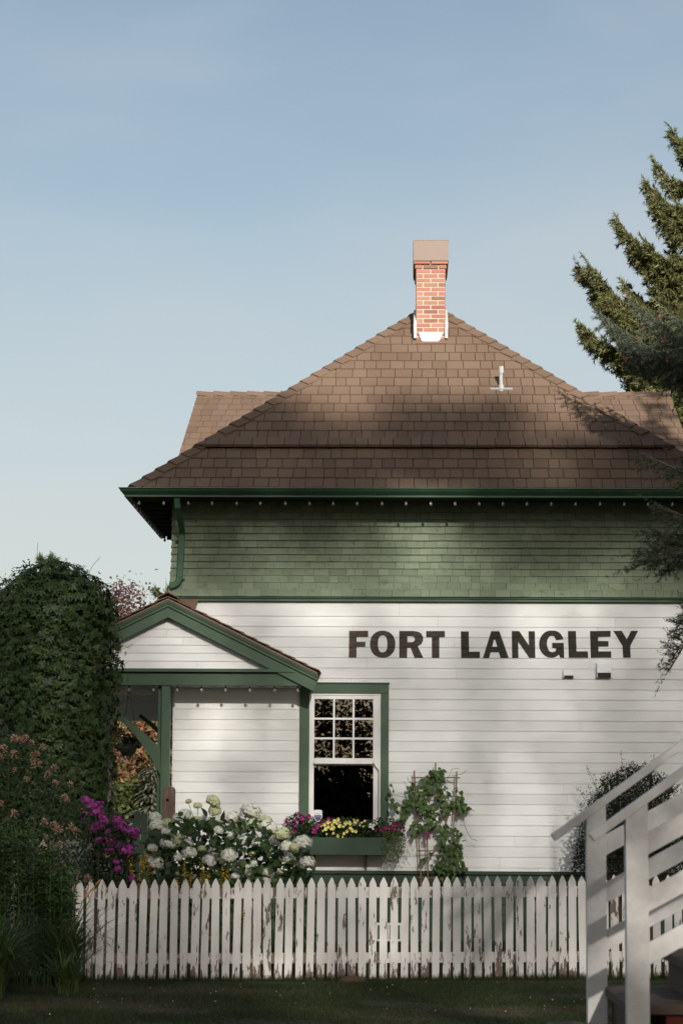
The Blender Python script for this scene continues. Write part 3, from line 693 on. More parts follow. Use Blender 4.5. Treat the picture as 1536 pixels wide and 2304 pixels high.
# ------------------------------------------------------------------ stairs at the right
ST = thing('wooden_staircase', (1.0, -21.2, 0), 'white railed wooden staircase climbing to the right in the foreground', 'staircase')
NY, FY_ = -21.8, -20.6
for k in range(-2, 7):
    x0 = .70+.262*k; z1 = .66+.17*k
    if z1 < .1: continue
    m = MB(); m.box(x0-.03, x0+.29, NY+.05, FY_+.10, z1-.04, z1); m.build('tread', M['tread'], ST, bevel=.004)
    m = MB(); m.box(x0+.005, x0+.02, NY+.055, FY_+.02, z1-.17, z1-.041); m.build('riser', M['tread'], ST)
for y0, y1 in ((NY+.051, NY+.085), (FY_+.105, FY_+.14)):
    m = MB(); m.prism([(.14,y0,0),(.50,y0,0),(1.02,y0,.36),(1.04,y0,.80),(.97,y0,.80)][:0] or [(.12,y0,.0),(.55,y0,.0),(3.3,y0,1.62),(3.3,y0,2.1),(.16,y0,.14)], (0,y1-y0,0)); m.build('stringer', M['dkgreen'] if False else M['tread'], ST)
m = MB(); m.box(1.09, 3.3, NY+.02, NY+.049, 0, .785); m.build('red_panel', M['red'], ST)
for Y, e0, e1, xp0, xp1, sl, th_, ctr in ((NY, (1329,1885), (1536,1736), .924, 1.016, ((1458,1896),(1458,2026),(1458,2146)), 50, 1433), (FY_, (1243,1885), (1536,1673), .852, .942, ((1363,1900),(1363,2008),(1363,2116)), 46, 1341)):
    a, b = P(*e0, Y), P(*e1, Y); d = b-a; b2 = a+d*(3.2-a[0])/d[0]
    a[1] = b2[1] = Y; upn = np.cross(unit(b2-a), (0,1,0)); upn = upn*np.sign(upn[2])
    m = MB(); m.bar(a, b2, .092, .036, (0,0,1)); m.build('handrail', M['stairwhite'], ST, bevel=.003)
    for xs in (xp0, xp0+1.55):
        hz_ = lambda x: a[2]+(b2-a)[2]/(b2-a)[0]*(x-a[0])-.0225
        m = MB(); x0, x1 = xs, xs+(xp1-xp0); zb = .661+.17*int(max(0, (xs-.70)//.262)) if xs > 1.2 else .661
        m.hexa([(x0,Y-.045,zb),(x1,Y-.045,zb),(x1,Y+.045,zb),(x0,Y+.045,zb),(x0,Y-.045,hz_(x0)),(x1,Y-.045,hz_(x1)),(x1,Y+.045,hz_(x1)),(x0,Y+.045,hz_(x0))])
        for sx in (.2,.75):
            for zz in (.18,.30,.52,.64,.86,.95):
                cx_ = x0+(x1-x0)*(sx+rnd.uniform(-.06,.06)); z_ = zb+zz+rnd.uniform(-.015,.015); m.tube([(cx_,Y-.0445,z_),(cx_,Y-.0462,z_)], [.0065,.004], 8)
        m.build('post', M['stairwhite'], ST, bevel=.004)
    for q in sl:
        p0 = P(*q, Y+.02); p1 = P(q[0]+100, q[1]-55, Y+.02); dd = (p1-p0)/(p1-p0)[0]
        A = p0-dd*(.03); B = p0+dd*(3.2-p0[0]); A[1] = B[1] = Y+.018
        m = MB(); hgt = th_/F_PX*(Y+32)*math.cos(math.atan(.55)); m.bar(A, B, .02, hgt); m.build('slat', M['stairwhite'], ST, bevel=.002)

# ------------------------------------------------------------------ small garden things
p = P(380,1847,-4.0)
post = thing('wooden_post', (p[0], -4.0, 0), 'weathered brown wooden post with a round hole beside the hydrangea', 'post')
zt = P(380,1771,-4.0)[2]; w_ = .067
m = MB(); m.prism([(p[0]-w_,-4.067,-.1),(p[0]+w_,-4.067,-.1),(p[0]+w_,-4.067,zt-.03),(p[0]+w_-.02,-4.067,zt),(p[0]-w_+.02,-4.067,zt+.004),(p[0]-w_,-4.067,zt-.02)], (0,.134,0)); m.build('post_shaft', M['postwood'], post, bevel=.006)
h = P(377,1800,-4.07); m = MB(); m.tube([(h[0],-4.0685,h[2]),(h[0],-4.066,h[2])], .019, 14); m.build('hole', M['black'], post)
g = thing('garden_gate', (-3.3,-3.0,0), 'weathered green garden gate with crossed lattice between the pink phlox and the hydrangea', 'gate')
for x0, x1, yt in ((303,316,1826), (319,333,1830)):
    a, b = P(x0,yt,-3), P(x1,yt,-3); m = MB(); m.box(a[0], b[0], -3.06, -2.96, 0, a[2]); m.build('post', M['dkgreen'], g, bevel=.005)
m = MB(); a, b = P(228,1842,-3), P(303,1842,-3); zt, zb = a[2], .35
m.box(a[0], b[0], -3.03, -2.99, zt-.05, zt); m.box(a[0], b[0], -3.03, -2.99, zb, zb+.06)
for i in range(2):
    x0 = a[0]+(b[0]-a[0])*i/2; x1 = a[0]+(b[0]-a[0])*(i+1)/2
    for j in range(3):
        z0 = zb+.06+(zt-.11-zb)*j/3; z1 = zb+.06+(zt-.11-zb)*(j+1)/3
        m.bar((x0,-3.02,z0),(x1,-3.02,z1),.02,.03,(0,1,0)); m.bar((x0,-2.995,z1),(x1,-2.995,z0),.02,.03,(0,1,0))
m.build('lattice', M['dkgreen'], g)
b0, b1 = P(838,2076,-1.6), P(910,2118,-1.6)
bn = thing('slatted_bench', ((b0[0]+b1[0])/2,-1.6,0), 'small white slatted bench against the green foundation seen between the pickets', 'bench')
m = MB(); m.box(b0[0], b1[0], -1.62, -1.59, b0[2]-.03, b0[2]); m.box(b0[0], b1[0], -1.62, -1.59, b1[2], b1[2]+.025)
for k in range(5):
    xx = b0[0]+.05+(b1[0]-b0[0]-.1)*k/4; m.box(xx-.012, xx+.012, -1.615, -1.595, b1[2]+.0255, b0[2]-.0305)
m.build('slat_frame', M['sash'], bn)
for xx in (b0[0]-.03, b1[0]+.005):
    m = MB(); m.box(xx, xx+.028, -1.63, -1.58, 0, b0[2]-.01); m.box(xx, xx+.028, -1.579, -1.35, b1[2]+.04, b1[2]+.07); m.build('leg', M['sash'], bn)
hb = P(288,1675,-.2)
hbk = thing('hanging_basket', (hb[0],-.2,hb[2]-.15), 'dark hanging basket under the porch canopy behind the green brace', 'hanging basket')
m = MB(); m.lathe([(.05,-.15),(.10,-.10),(.135,-.02),(.14,0)], (hb[0],-.2,hb[2]-.0), 14); m.build('basket', M['dark'], hbk)
L = Leaves(); pp = np.array([hb[0],-.2,hb[2]+.02])+rng.normal(size=(260,3))*(.075,.07,.055); L.add(T_RHOMB, pp, rdir(260), rdir(260), .06, .03)
L.build('foliage', leafmat('basket_leaf', [(.012,.016,.010),(.02,.028,.014)]), hbk)
m = MB()
for k in range(3):
    t = 2*math.pi*k/3; m.tube([(hb[0]+.13*math.cos(t),-.2+.13*math.sin(t),hb[2]), (hb[0],-.2,3.33)], .003, 4)
m.build('hanger', M['socket'], hbk)

# ------------------------------------------------------------------ window box and its flowers
bx0, bx1, bz0, bz1 = P(672,1900,-.40)[0], P(871,1900,-.40)[0], P(770,1924,-.40)[2], P(770,1884,-.40)[2]
wb = thing('window_box', ((bx0+bx1)/2,-.2,bz0), 'long dark green wooden planter box under the white sash window', 'window box')
m = MB(); m.box(bx0, bx1, -.40, -.378, bz0, bz1); m.box(bx0, bx1, -.085, -.063, bz0, bz1); m.box(bx0, bx0+.022, -.3775, -.0855, bz0, bz1); m.box(bx1-.022, bx1, -.3775, -.0855, bz0, bz1); m.box(bx0+.0225, bx1-.0225, -.3775, -.0855, bz0+.01, bz0+.03)
m.build('box_body', M['dkgreen'], wb, bevel=.004)
m = MB(); m.box(bx0+.023, bx1-.023, -.377, -.086, bz0+.031, bz1-.03); m.build('soil', M['twig'], wb)
for xx in (P(708,1940,-.05)[0], P(823,1940,-.05)[0]):
    m = MB(); m.box(xx-.012, xx+.012, -.0625, -.021, .95, bz0+.1); m.bar((xx,-.06,.99),(xx,-.30,bz0-.012),.018,.018); m.build('support', M['copper'], wb)
def petunia_mesh(name, cp_, cc):
    m = MB(); n = 20; V = [(0,0,-.012)]
    for rad, z in ((.009,-.004),(.026,.004)):
        for i in range(n):
            t = 2*math.pi*i/n; q = rad*(1+(.10*math.cos(5*t) if rad > .02 else 0)); V.append((q*math.cos(t), q*math.sin(t), z+(.004*math.cos(5*t+1) if rad > .02 else 0)))
    Fs = [(0,1+i,1+(i+1)%n) for i in range(n)]+[(1+i,1+n+i,1+n+(i+1)%n,1+(i+1)%n) for i in range(n)]
    m.add(V, Fs); m.m = [1]*n+[0]*n
    m.tube([(0,0,-.045),(0,0,-.010)], [.003,.008], 6, 1)
    me = bpy.data.meshes.new(name); me.from_pydata(m.v, [], m.f); me.materials.append(cp_); me.materials.append(cc); me.polygons.foreach_set('material_index', m.m); me.polygons.foreach_set('use_smooth', [True]*len(me.polygons)); return me
pt = lambda n_, c, v_=.15: plain(n_, c, .5, var=v_, scale=40)
PET = dict(m=petunia_mesh('flower', pt('magenta_petal',(.34,.022,.17)), pt('magenta_eye',(.06,.004,.04))), y=petunia_mesh('flower', pt('yellow_petal',(.76,.66,.22)), pt('yellow_eye',(.52,.42,.03))),
           d=petunia_mesh('flower', pt('crimson_petal',(.22,.014,.075)), pt('crimson_eye',(.025,.002,.012))), w=petunia_mesh('flower', pt('white_petal',(.75,.74,.72)), pt('pale_eye',(.6,.6,.3))))
boxleaf = leafmat('petunia_leaf', [(.022,.042,.014),(.045,.085,.022),(.03,.06,.018)])
def boxplant(name, label, cat, poly, nleaf, flowers, kind, size=1.0, Y0=-.36, Y1=-.14, group='flowering plants in the window box'):
    c = np.mean(np.array(poly), 0); c = P(c[0], c[1], -.24)
    t = thing(name, (c[0], -.24, bz1-.03), label, cat, group)
    nleaf = int(nleaf*1.7); L = Leaves(); q = inpoly(nleaf, poly); pp = Pn(q, Y0+(Y1-Y0)*rng.random(nleaf)); L.add(T_OVATE, pp, rdir(nleaf, .2)+(0,-.3,0), rdir(nleaf, .5)+(0,-.6,0), rng.uniform(.025,.05,nleaf), rng.uniform(.016,.03,nleaf)); L.build('foliage', boxleaf, t)
    m = MB()
    for x, y, r_ in flowers:
        p_ = P(x, y, Y0-.02-.03*rnd.random()); s_ = r_/6.2*size*1.2
        inst(PET[kind], 'flower', p_, t, s_, (R(90+rnd.uniform(-38,22)), 0, R(rnd.uniform(-45,45))))
        m.tube([p_+(0,.03,0), (p_+np.array([rnd.uniform(-.03,.03), .12, -.10]))], .0022, 4)
    m.build('stem', M['stem'], t)
    return t
q8 = lambda L_: [(640+x/5.486, 1780+y/5.486, r_/5.486) for x, y, r_ in L_]
boxplant('petunia', 'bushy magenta petunia at the left end of the window box', 'petunia', [(640,1845),(668,1830),(700,1840),(706,1860),(706,1892),(650,1888)], 420, q8([(178,280,26),(210,342,38),(303,310,30),(240,305,20),(125,358,28),(135,415,32),(118,495,32),(22,385,26),(60,400,18),(232,400,16)]), 'm')
boxplant('petunia', 'low magenta petunia just right of the small shield sign', 'petunia', [(702,1856),(730,1846),(742,1862),(735,1888),(704,1890)], 150, q8([(543,340,28),(372,498,40),(400,450,28),(430,425,26),(450,352,18),(470,395,20),(350,470,18)]), 'm')
boxplant('petunia', 'yellow petunia covered in pale blooms in the middle of the window box', 'petunia', [(715,1858),(745,1842),(800,1840),(815,1860),(800,1892),(725,1892)], 420,
    q8([(535,387,28),(492,415,26),(590,412,24),(618,375,32),(657,352,30),(512,468,32),(600,458,36),(660,553,28),(605,520,24),(680,432,30),(755,392,34),(730,440,22),(812,408,24),(875,376,30),(815,464,30),(768,495,26),(838,490,24),(877,497,24),(736,523,22),(720,562,16),(517,530,16),(990,370,20),(455,430,18),(475,492,14),(930,420,14),(968,436,14),(902,360,14),(850,352,10),(545,440,24),(570,465,20),(640,400,20),(800,380,18)]), 'y')
boxplant('petunia', 'dark crimson petunia at the right end of the window box', 'petunia', [(800,1850),(835,1846),(870,1840),(905,1850),(908,1880),(870,1892),(800,1892)], 460, q8([(1345,405,30),(1405,420,20),(1465,450,26),(1342,465,32),(1275,450,30),(1230,465,32),(1190,475,22),(1135,485,26),(1478,490,16),(1385,470,18),(1310,440,16)]), 'd')
boxplant('petunia', 'small white flowered plant between the yellow and crimson petunias', 'petunia', [(825,1848),(845,1848),(848,1872),(822,1872)], 60, q8([(1060,410,18),(1095,420,22),(1075,440,20),(1090,465,18),(1050,440,14)]), 'w')
# trailing plant
tp = thing('trailing_plant', P(885,1880,-.3), 'airy light green trailing plant spilling over the right end of the window box', 'plant', 'flowering plants in the window box')
L = Leaves(); q = np.concatenate([inpoly(1500, [(858,1868),(905,1868),(914,1885),(908,1915),(893,1942),(872,1938),(858,1915)]), inpoly(200, [(855,1870),(925,1880),(930,1915),(900,1958),(862,1945)])]); n = len(q)
L.add(T_RHOMB, Pn(q, rng.uniform(-.50,-.12,n)), rdir(n,-.6), rdir(n,.3)+(0,-.7,0), rng.uniform(.012,.026,n), rng.uniform(.009,.017,n)); L.build('foliage', leafmat('trailing_leaf', [(.07,.10,.025),(.14,.17,.05),(.10,.125,.04),(.19,.19,.08)]), tp)
m = MB()
for k in range(26):
    a = P(rnd.uniform(862,900),1872,rnd.uniform(-.4,-.2)); e = P(rnd.uniform(855,925),rnd.uniform(1915,1960),rnd.uniform(-.5,-.1)); m.tube([a, (a+e)/2+(rnd.uniform(-.03,.03),0,.03), e], .0018, 4)
m.build('stem', M['stem'], tp)
# sign
s_ = thing('shield_sign', P(713,1846,-.16), 'small white and purple shield shaped sign standing among the magenta petunias', 'sign')
def shield(x0, x1, y0, y1, Y, cut=None):
    o = []
    for u, v_ in ((0,.06),(.12,.03),(.3,.005),(.5,0),(.7,.005),(.88,.03),(1,.06),(1,.55),(.93,.72),(.78,.87),(.5,1.0),(.22,.87),(.07,.72),(0,.55)):
        if cut is not None: v_ = max(v_, cut)
        w_ = P(x0+(x1-x0)*u, y0+(y1-y0)*v_, Y); o.append((w_[0], Y, w_[2]))
    return o
m = MB(); m.prism(shield(705.5,724.5,1822,1850,-.165), (0,.006,0)); m.build('sign_plate', M['white'], s_)
m = MB(); m.prism(shield(707.3,722.7,1824,1848,-.1685,.42), (0,.003,0)); m.build('purple_field', plain('purple_print', (.10,.065,.19), .4), s_)
m = MB()
for u0, u1, yy in ((709,721,1830.5), (710,720,1837.3)):
    a, b = P(u0,yy,-.169), P(u1,yy+1.2,-.169); m.box(a[0], b[0], -.1692, -.1686, b[2], a[2])
m.build('lettering_band', plain('grey_print', (.42,.42,.46), .5), s_)
m = MB(); a = P(714,1849,-.162); m.box(a[0]-.006, a[0]+.006, -.1585, -.152, bz0+.06, a[2]+.08); m.build('stake', M['white'], s_)

# ------------------------------------------------------------------ trellis with vine, right bush
z5 = lambda x, y: (860+x/6.982, 1700+y/6.982)
tr = thing('garden_trellis', (P(977,1900,-.14)[0], -.14, 0), 'thin brown cane trellis leaning on the white wall right of the window', 'trellis')
for pts in ([(497,235),(510,480),(540,1000),(565,1300),(600,1900),(605,2100)], [(832,115),(840,480),(850,700)], [(685,690),(690,1000),(705,1400),(712,1900),(715,2100)], [(1165,250),(1155,560),(1130,860),(1115,1150),(1110,1300)], [(1045,900),(1000,1050),(985,1400),(985,2100)]):
    m = MB(); m.tube([P(*z5(x,y), -.14) for x, y in pts], .0095, 7); m.build('stake', M['cane'], tr)
for (x0, y0), (x1, y1) in (((458,345),(1215,345)), ((640,1150),(1060,1148)), ((545,1495),(1110,1495)), ((560,1918),(850,1925)), ((505,620),(1150,640))):
    m = MB(); m.tube([P(*z5(x0,y0), -.157), P(*z5(x1,y1), -.157)], .008, 7); m.build('crossbar', M['cane'], tr)
vn = thing('climbing_vine', (P(985,1990,-.2)[0], -.2, 0), 'climbing vine with heart shaped green leaves on the cane trellis', 'vine')
L = Leaves()
for poly, n in (([(830,190),(960,230),(1010,310),(950,420),(860,440),(720,420),(620,430),(620,350),(720,300),(740,230)], 75), ([(600,440),(900,440),(1010,520),(1060,660),(1130,720),(1120,830),(1020,860),(980,980),(880,1000),(700,980),(620,920),(600,700)], 150),
                ([(470,380),(550,400),(560,620),(640,700),(600,860),(470,860),(380,780),(310,720),(400,650),(370,590),(400,480)], 80), ([(300,800),(420,800),(380,950),(350,1030),(270,1060),(290,900)], 24), ([(540,1000),(620,1080),(760,1060),(760,1200),(600,1180),(440,1290),(390,1180),(470,1080)], 34), ([(690,960),(800,1000),(880,1080),(780,1130),(700,1080)], 16),
                ([(880,1060),(1040,1100),(1120,1120),(1240,1180),(1280,1350),(1200,1480),(1120,1550),(1000,1540),(950,1560),(850,1420),(900,1250)], 95), ([(880,1560),(1220,1480),(1290,1700),(1220,1780),(1180,1900),(900,1960),(830,1750)], 110), ([(100,440),(210,500),(200,560),(110,640),(220,740),(260,880),(240,900),(150,760),(100,640)], 17),
                ([(1140,470),(1230,560),(1270,680),(1340,810),(1300,880),(1200,920),(1160,780)], 40), ([(720,1520),(780,1500),(760,1570)], 3), ([(610,1600),(680,1580),(640,1740),(620,1640)], 5), ([(720,1640),(820,1760),(830,1800),(720,1760)], 7), ([(1200,1750),(1330,1720),(1310,1800)], 5)):
    q = inpoly(n, poly); pp = Pn(np.array([z5(*a) for a in q]), rng.uniform(-.27,-.10,n))
    d = rng.normal(size=(n,3))*.55+(0,-.15,-1); nn = rng.normal(size=(n,3))*.45+(0,-1,.25); s = rng.uniform(.035,.082,n); L.add(T_HEART, pp, d, nn, s, s*.8)
L.build('foliage', leafmat('vine_leaf', [(.06,.105,.03),(.11,.17,.06),(.08,.13,.042),(.14,.19,.08)]), vn)
m = MB()
for pts in ([(985,2000),(1000,1600),(960,1300),(1010,1100),(900,800),(840,450),(850,230)], [(985,2000),(1080,1500),(1150,1100),(1160,700),(1250,700)], [(700,1150),(560,900),(480,600),(520,420)], [(480,700),(330,850),(280,1040)], [(1010,400),(1090,210),(1200,200)], [(1080,320),(1250,290),(1320,230)], [(1280,800),(1270,1030),(1330,1210),(1400,1310),(1490,1335)], [(1300,900),(1420,860),(1450,860)], [(100,640),(160,720),(250,900)], [(80,630),(200,620),(370,660)], [(1000,380),(1060,420),(1150,480)], [(420,420),(390,330)]):
    m.tube([P(*z5(x,y), -.13-.06*rnd.random()) for x, y in pts], .003, 4)
m.build('tendril', M['stem'], vn)
m = MB(); L = Leaves()
pts = [P(*z5(x,y), -.30) for x, y in ((850,1540),(800,1400),(740,1300),(690,1210))]; 
for i in range(46):
    t = (i/46)**.8; p_ = pts[2]*(1-t)+pts[3]*t+rng.normal(size=3)*(.012,.012,.008); L.add(T_RHOMB, p_, rng.normal(size=3)+(0,-.5,.2), (0,-1,.3), .028*(1.2-t*.6), .02)
L.build('flower_spike', leafmat('pink_spike', [(.30,.03,.16),(.42,.06,.24),(.22,.02,.11)]), vn)
db = thing('leggy_shrub', (P(1420,1960,-.7)[0], -.7, 0), 'dark leggy shrub against the white wall behind the stair rails', 'shrub')
L = Leaves(); poly = [(1290,1955),(1293,1910),(1308,1880),(1318,1830),(1330,1800),(1352,1785),(1350,1755),(1385,1742),(1420,1722),(1465,1735),(1500,1755),(1520,1778),(1500,1800),(1560,1830),(1590,1960)]
N_ = 15000; q = inpoly(N_, poly); q = q+rng.normal(size=q.shape)*5; L.add(T_RHOMB, Pn(q, rng.uniform(-1.15,-.25,N_)), rdir(N_,.4), rdir(N_,.4)+(0,-.5,0), rng.uniform(.025,.055,N_), rng.uniform(.011,.024,N_))
m = MB()
for k in range(110):
    x = rnd.uniform(1300,1560); yy = rnd.uniform(1715,1860); a = P(1425+rnd.uniform(-60,60),1990,-.7); b = P(x+rnd.uniform(-14,14),yy+abs(x-1425)*.35, rnd.uniform(-1.2,-.3)); mid = (a+b)/2+(rnd.uniform(-.1,.1),0,.05); m.tube([a, mid, b], [.006,.004,.0015], 4)
    for t in np.linspace(.45,1.0,9):
        c_ = a*(1-t)**2+2*mid*t*(1-t)+b*t*t; L.add(T_RHOMB, c_+rng.normal(size=(5,3))*.02, rdir(5,.6), rdir(5)+(0,-.5,0), .035, .012)
for k, (x0,y0,x1,y1) in enumerate(((1400,1830,1396,1688),(1428,1760,1450,1712),(1445,1780,1470,1700),(1360,1830,1318,1722),(1380,1800,1348,1760),(1330,1900,1285,1940),(1500,1790,1532,1762),(1315,1860,1294,1835))):
    a, b = P(x0,y0,-.7), P(x1,y1,-.75); m.tube([a,(a+b)/2+(.02,0,0),b], .0025, 4)
    for t in np.linspace(.1,.95,12): L.add(T_RHOMB, a*(1-t)+b*t+rng.normal(size=(3,3))*.012, rdir(3,.6), rdir(3)+(0,-.5,0), .03, .011)
L.build('foliage', leafmat('dark_shrub_leaf', [(.012,.018,.008),(.022,.032,.013),(.018,.024,.013),(.035,.027,.024)]), db); m.build('branch', M['twig'], db)
m = MB(); 
for x in (1388, 1462): a = P(x,1735,-.7); m.tube([(a[0],-.7,0),(a[0],-.7,a[2])], .018, 7)
m.build('stake', M['twig'], db)

# ------------------------------------------------------------------ hydrangea
def hydr_mesh(name, seed, mats):
    r_ = np.random.default_rng(seed); lob = unit(r_.normal(size=(7,3))); V, Fs, ms = [], [], []
    def rad(d): return 1+.16*np.max((d@lob.T-.55).clip(0), axis=1)*2-.06
    L_ = Leaves(); n = 210
    d = unit(r_.normal(size=(n*2,3))); d = d[d[:,2] > -.6][:n]; n = len(d)
    p_ = d*(rad(d)*(1,1,1))[:,None] if False else d*rad(d)[:,None]; p_[:,2] *= .78
    nn = unit(d+r_.normal(size=(n,3))*.17); t1 = unit(np.cross(nn, r_.normal(size=(n,3)))); t2 = np.cross(nn, t1)
    T = (np.array([(-.12,0,0),(.5,-.42,.10),(1,0,.02),(.5,.42,.10)], float), [(0,1,2),(0,2,3)])
    for dd in (t1, -t1, t2, -t2): L_.add(T, p_*r_.uniform(.93,1.05,(n,1)), dd, nn, r_.uniform(.14,.19,n), r_.uniform(.19,.25,n))
    # core
    m = MB(); k = 10
    m.lathe([(math.sin(math.pi*i/k)*.76+.001, -math.cos(math.pi*i/k)*.58) for i in range(k+1)], n=14)
    nl = sum(len(f) for f in L_.F); L_.raw(m.v, [t for f in m.f for t in [(f[0],f[i],f[i+1]) for i in range(1,len(f)-1)]])
    o = L_.build(name, mats[0]); me = o.data; bpy.data.objects.remove(o); me.materials.append(mats[1])
    idx = np.zeros(len(me.polygons), np.int32); idx[nl:] = 1; me.polygons.foreach_set('material_index', idx); return me
hw = leafmat('white_floret', [(.78,.77,.66),(.86,.85,.77),(.83,.82,.72),(.88,.87,.80)], .6, .15, .2); hc = leafmat('cream_green_floret', [(.58,.60,.32),(.66,.68,.42),(.72,.73,.52),(.60,.63,.36)], .6, .2, .2)
hwc = plain('white_floret_core', (.60,.62,.50), .8); hcc = plain('cream_floret_core', (.52,.56,.28), .8)
HM = [hydr_mesh('flower_head', k, (hw, hwc)) for k in range(3)]+[hydr_mesh('flower_head', k+9, (hc, hcc)) for k in range(2)]
hy = thing('hydrangea', (P(520,1990,-5.8)[0], -5.8, 0), 'large white hydrangea with big round flower heads above the picket fence', 'hydrangea')
HEADS = '165,465,42;185,530,52;255,580,42;345,470,45;265,515,45y;260,665,52;340,635,55y;410,655,38;143,695,36;420,735,55;335,765,28;165,810,58;465,490,38y;565,555,36;600,345,52y;615,415,44y;415,345,22y;485,378,28y;640,560,33;745,475,55;880,425,70;800,520,48y;900,520,55y;1010,545,68;1115,595,62y;990,490,46y;825,640,45;930,655,45;1020,705,30;1060,645,40;1150,680,42;1205,695,36y;1270,660,64;1150,770,50;1200,785,32;1305,805,52;570,790,45;655,755,50;715,750,50;590,725,36;605,860,38;515,700,28y;740,860,33;880,865,45;1010,880,44;355,890,34;905,810,25;1000,940,30;1107,878,28y;895,740,25y;670,800,24y;765,910,28;460,915,22;360,930,26;390,440,40;540,480,36;640,480,34;720,600,34;700,540,40'.split(';')
m = MB(); L = Leaves(); base = np.array([P(520,1990,-5.8)[0], -5.8, 0])
for h in HEADS:
    yel = h.endswith('y'); x, y, r_ = (float(q) for q in h.rstrip('y').split(','))
    far = y < 560; Y = rnd.uniform(-5.5,-5.1) if far else rnd.uniform(-6.3,-5.8); p_ = P(300+x/3.339, 1700+y/3.339, Y)
    s_ = r_/3.339/F_PX*(Y+32)*1.1
    inst(HM[rnd.choice((3,4))] if yel else HM[rnd.choice((0,1,2))], 'flower_head', p_, hy, (s_, s_, s_*rnd.uniform(.95,1.12)), (R(rnd.uniform(-5,38)), R(rnd.uniform(-22,22)), rnd.uniform(0,6)))
    b = base+(rnd.uniform(-.55,.55)+ (p_[0]-base[0])*.4, rnd.uniform(-.2,.2), .1); mid = p_*.55+b*.45+(rnd.uniform(-.05,.05), 0, .02)
    m.tube([b, mid, p_-(0,0,s_*.5)], .0035, 5)
    for k in range(3):
        t = rnd.uniform(.45,.9); q = mid*(1-t)+p_*t-(0,0,s_*.7); L.add(T_OVATE, q, rng.normal(size=3)*(1,1,.3)+(0,-.4,-.1), (0,-.4,1)+rng.normal(size=3)*.3, rnd.uniform(.08,.13), rnd.uniform(.06,.09))
poly = [(335,1870),(420,1830),(480,1840),(560,1850),(640,1870),(700,1920),(700,2000),(330,2000),(325,1930)]; n = 1150; q = inpoly(n, poly)
L.add(T_OVATE, Pn(q, rng.uniform(-6.2,-5.2,n)), rng.normal(size=(n,3))+(0,-.5,-.5), rng.normal(size=(n,3))*.45+(0,-.6,.8), rng.uniform(.07,.125,n), rng.uniform(.05,.085,n))
q = inpoly(700, [(340,2000),(720,2000),(720,2190),(340,2190)]); L.add(T_OVATE, Pn(q, rng.uniform(-6.0,-5.2,700)), rng.normal(size=(700,3))+(0,-.5,-.5), rng.normal(size=(700,3))*.45+(0,-.6,.8), rng.uniform(.07,.12,700), rng.uniform(.05,.08,700))
L.build('foliage', leafmat('hydrangea_leaf', [(.03,.056,.018),(.055,.095,.03),(.04,.072,.023),(.075,.115,.04)]), hy); m.build('stem', M['stem'], hy)

# ------------------------------------------------------------------ yellow loosestrife
YM = leafmat('yellow_floret', [(.42,.27,.015),(.55,.38,.03),(.36,.20,.01)]); LSL = leafmat('loosestrife_leaf', [(.018,.032,.010),(.035,.06,.018)])
def spike_mesh():
    L_ = Leaves(); n = 46; t = rng.random(n); a = rng.random(n)*6.28; rr = .026*(1-t*.7)
    p_ = np.stack([rr*np.cos(a), rr*np.sin(a), t*.20-.10], 1); L_.add(T_RHOMB, p_, rdir(n,.3), np.stack([np.cos(a),np.sin(a),.5+0*a],1), .02, .016)
    o = L_.build('flower_spike', YM); me = o.data; bpy.data.objects.remove(o); return me
SPK = [spike_mesh() for _ in range(3)]
def loosestrife(label, spots, Y, base_px):
    b = P(base_px, 2190, Y); t = thing('loosestrife', (b[0], Y, 0), label, 'flower', 'yellow loosestrife behind the fence'); m = MB(); L_ = Leaves()
    for x, y in spots:
        p_ = P(x, y, Y+rnd.uniform(-.1,.1)); inst(rnd.choice(SPK), 'flower_spike', p_, t, rnd.uniform(.75,1.05), (R(rnd.uniform(-14,14)), R(rnd.uniform(-14,14)), rnd.random()*6))
        f_ = np.array([b[0]+(p_[0]-b[0])*.6, Y, 0]); m.tube([f_, p_], .003, 4)
        for k in range(16):
            s_ = rnd.uniform(.15,.95); L_.add(T_LANCE, f_+(p_-f_)*s_, rng.normal(size=3)*(1,1,.2)+(0,-.2,.2), (0,0,1), .07, .02)
    L_.build('foliage', LSL, t); m.build('stem', M['stem'], t)
loosestrife('yellow loosestrife left of the hydrangea below the green gate post', [(327,1935),(322,1948),(318,1962),(332,1968),(334,1950),(295,1948),(312,2010),(326,2040),(300,2060),(340,2075),(330,2110),(316,2090)], -7.0, 320)
loosestrife('yellow loosestrife spikes in front of the left half of the hydrangea', [(415,1955),(420,1972),(427,1985),(402,1995),(380,2030),(372,2075),(395,2100),(412,2060),(430,2105),(355,2050),(360,2110)], -6.8, 400)
loosestrife('yellow loosestrife spikes in front of the middle of the hydrangea', [(455,1955),(460,1970),(470,1980),(450,1988),(500,1975),(512,1968),(508,1985),(462,2040),(485,2075),(530,2090),(470,2110),(545,2060)], -6.8, 480)

# ------------------------------------------------------------------ pink phlox
def cluster(name, n, rad, col_mat, pet=.014, flat=.6):
    L_ = Leaves(); d = rdir(n,.6); p_ = d*rad*(1,1,flat)*rng.uniform(.75,1.0,(n,1)); nn = unit(d+rng.normal(size=(n,3))*.3); t1 = unit(np.cross(nn, rng.normal(size=(n,3)))); t2 = np.cross(nn, t1)
    for k in range(5):
        a = 2*math.pi*k/5; L_.add(T_RHOMB, p_, t1*math.cos(a)+t2*math.sin(a), nn, pet, pet*.85)
    o = L_.build(name, col_mat); me = o.data; bpy.data.objects.remove(o); return me
PHM = leafmat('phlox_petal', [(.36,.045,.26),(.46,.09,.36),(.28,.03,.20)], .5, .2)
PHX = [cluster('flower_cluster', 38, .055, PHM, .017) for _ in range(3)]
px_ = thing('garden_phlox', (P(240,1990,-6.6)[0], -6.6, 0), 'bright magenta pink phlox behind the left end of the picket fence', 'phlox')
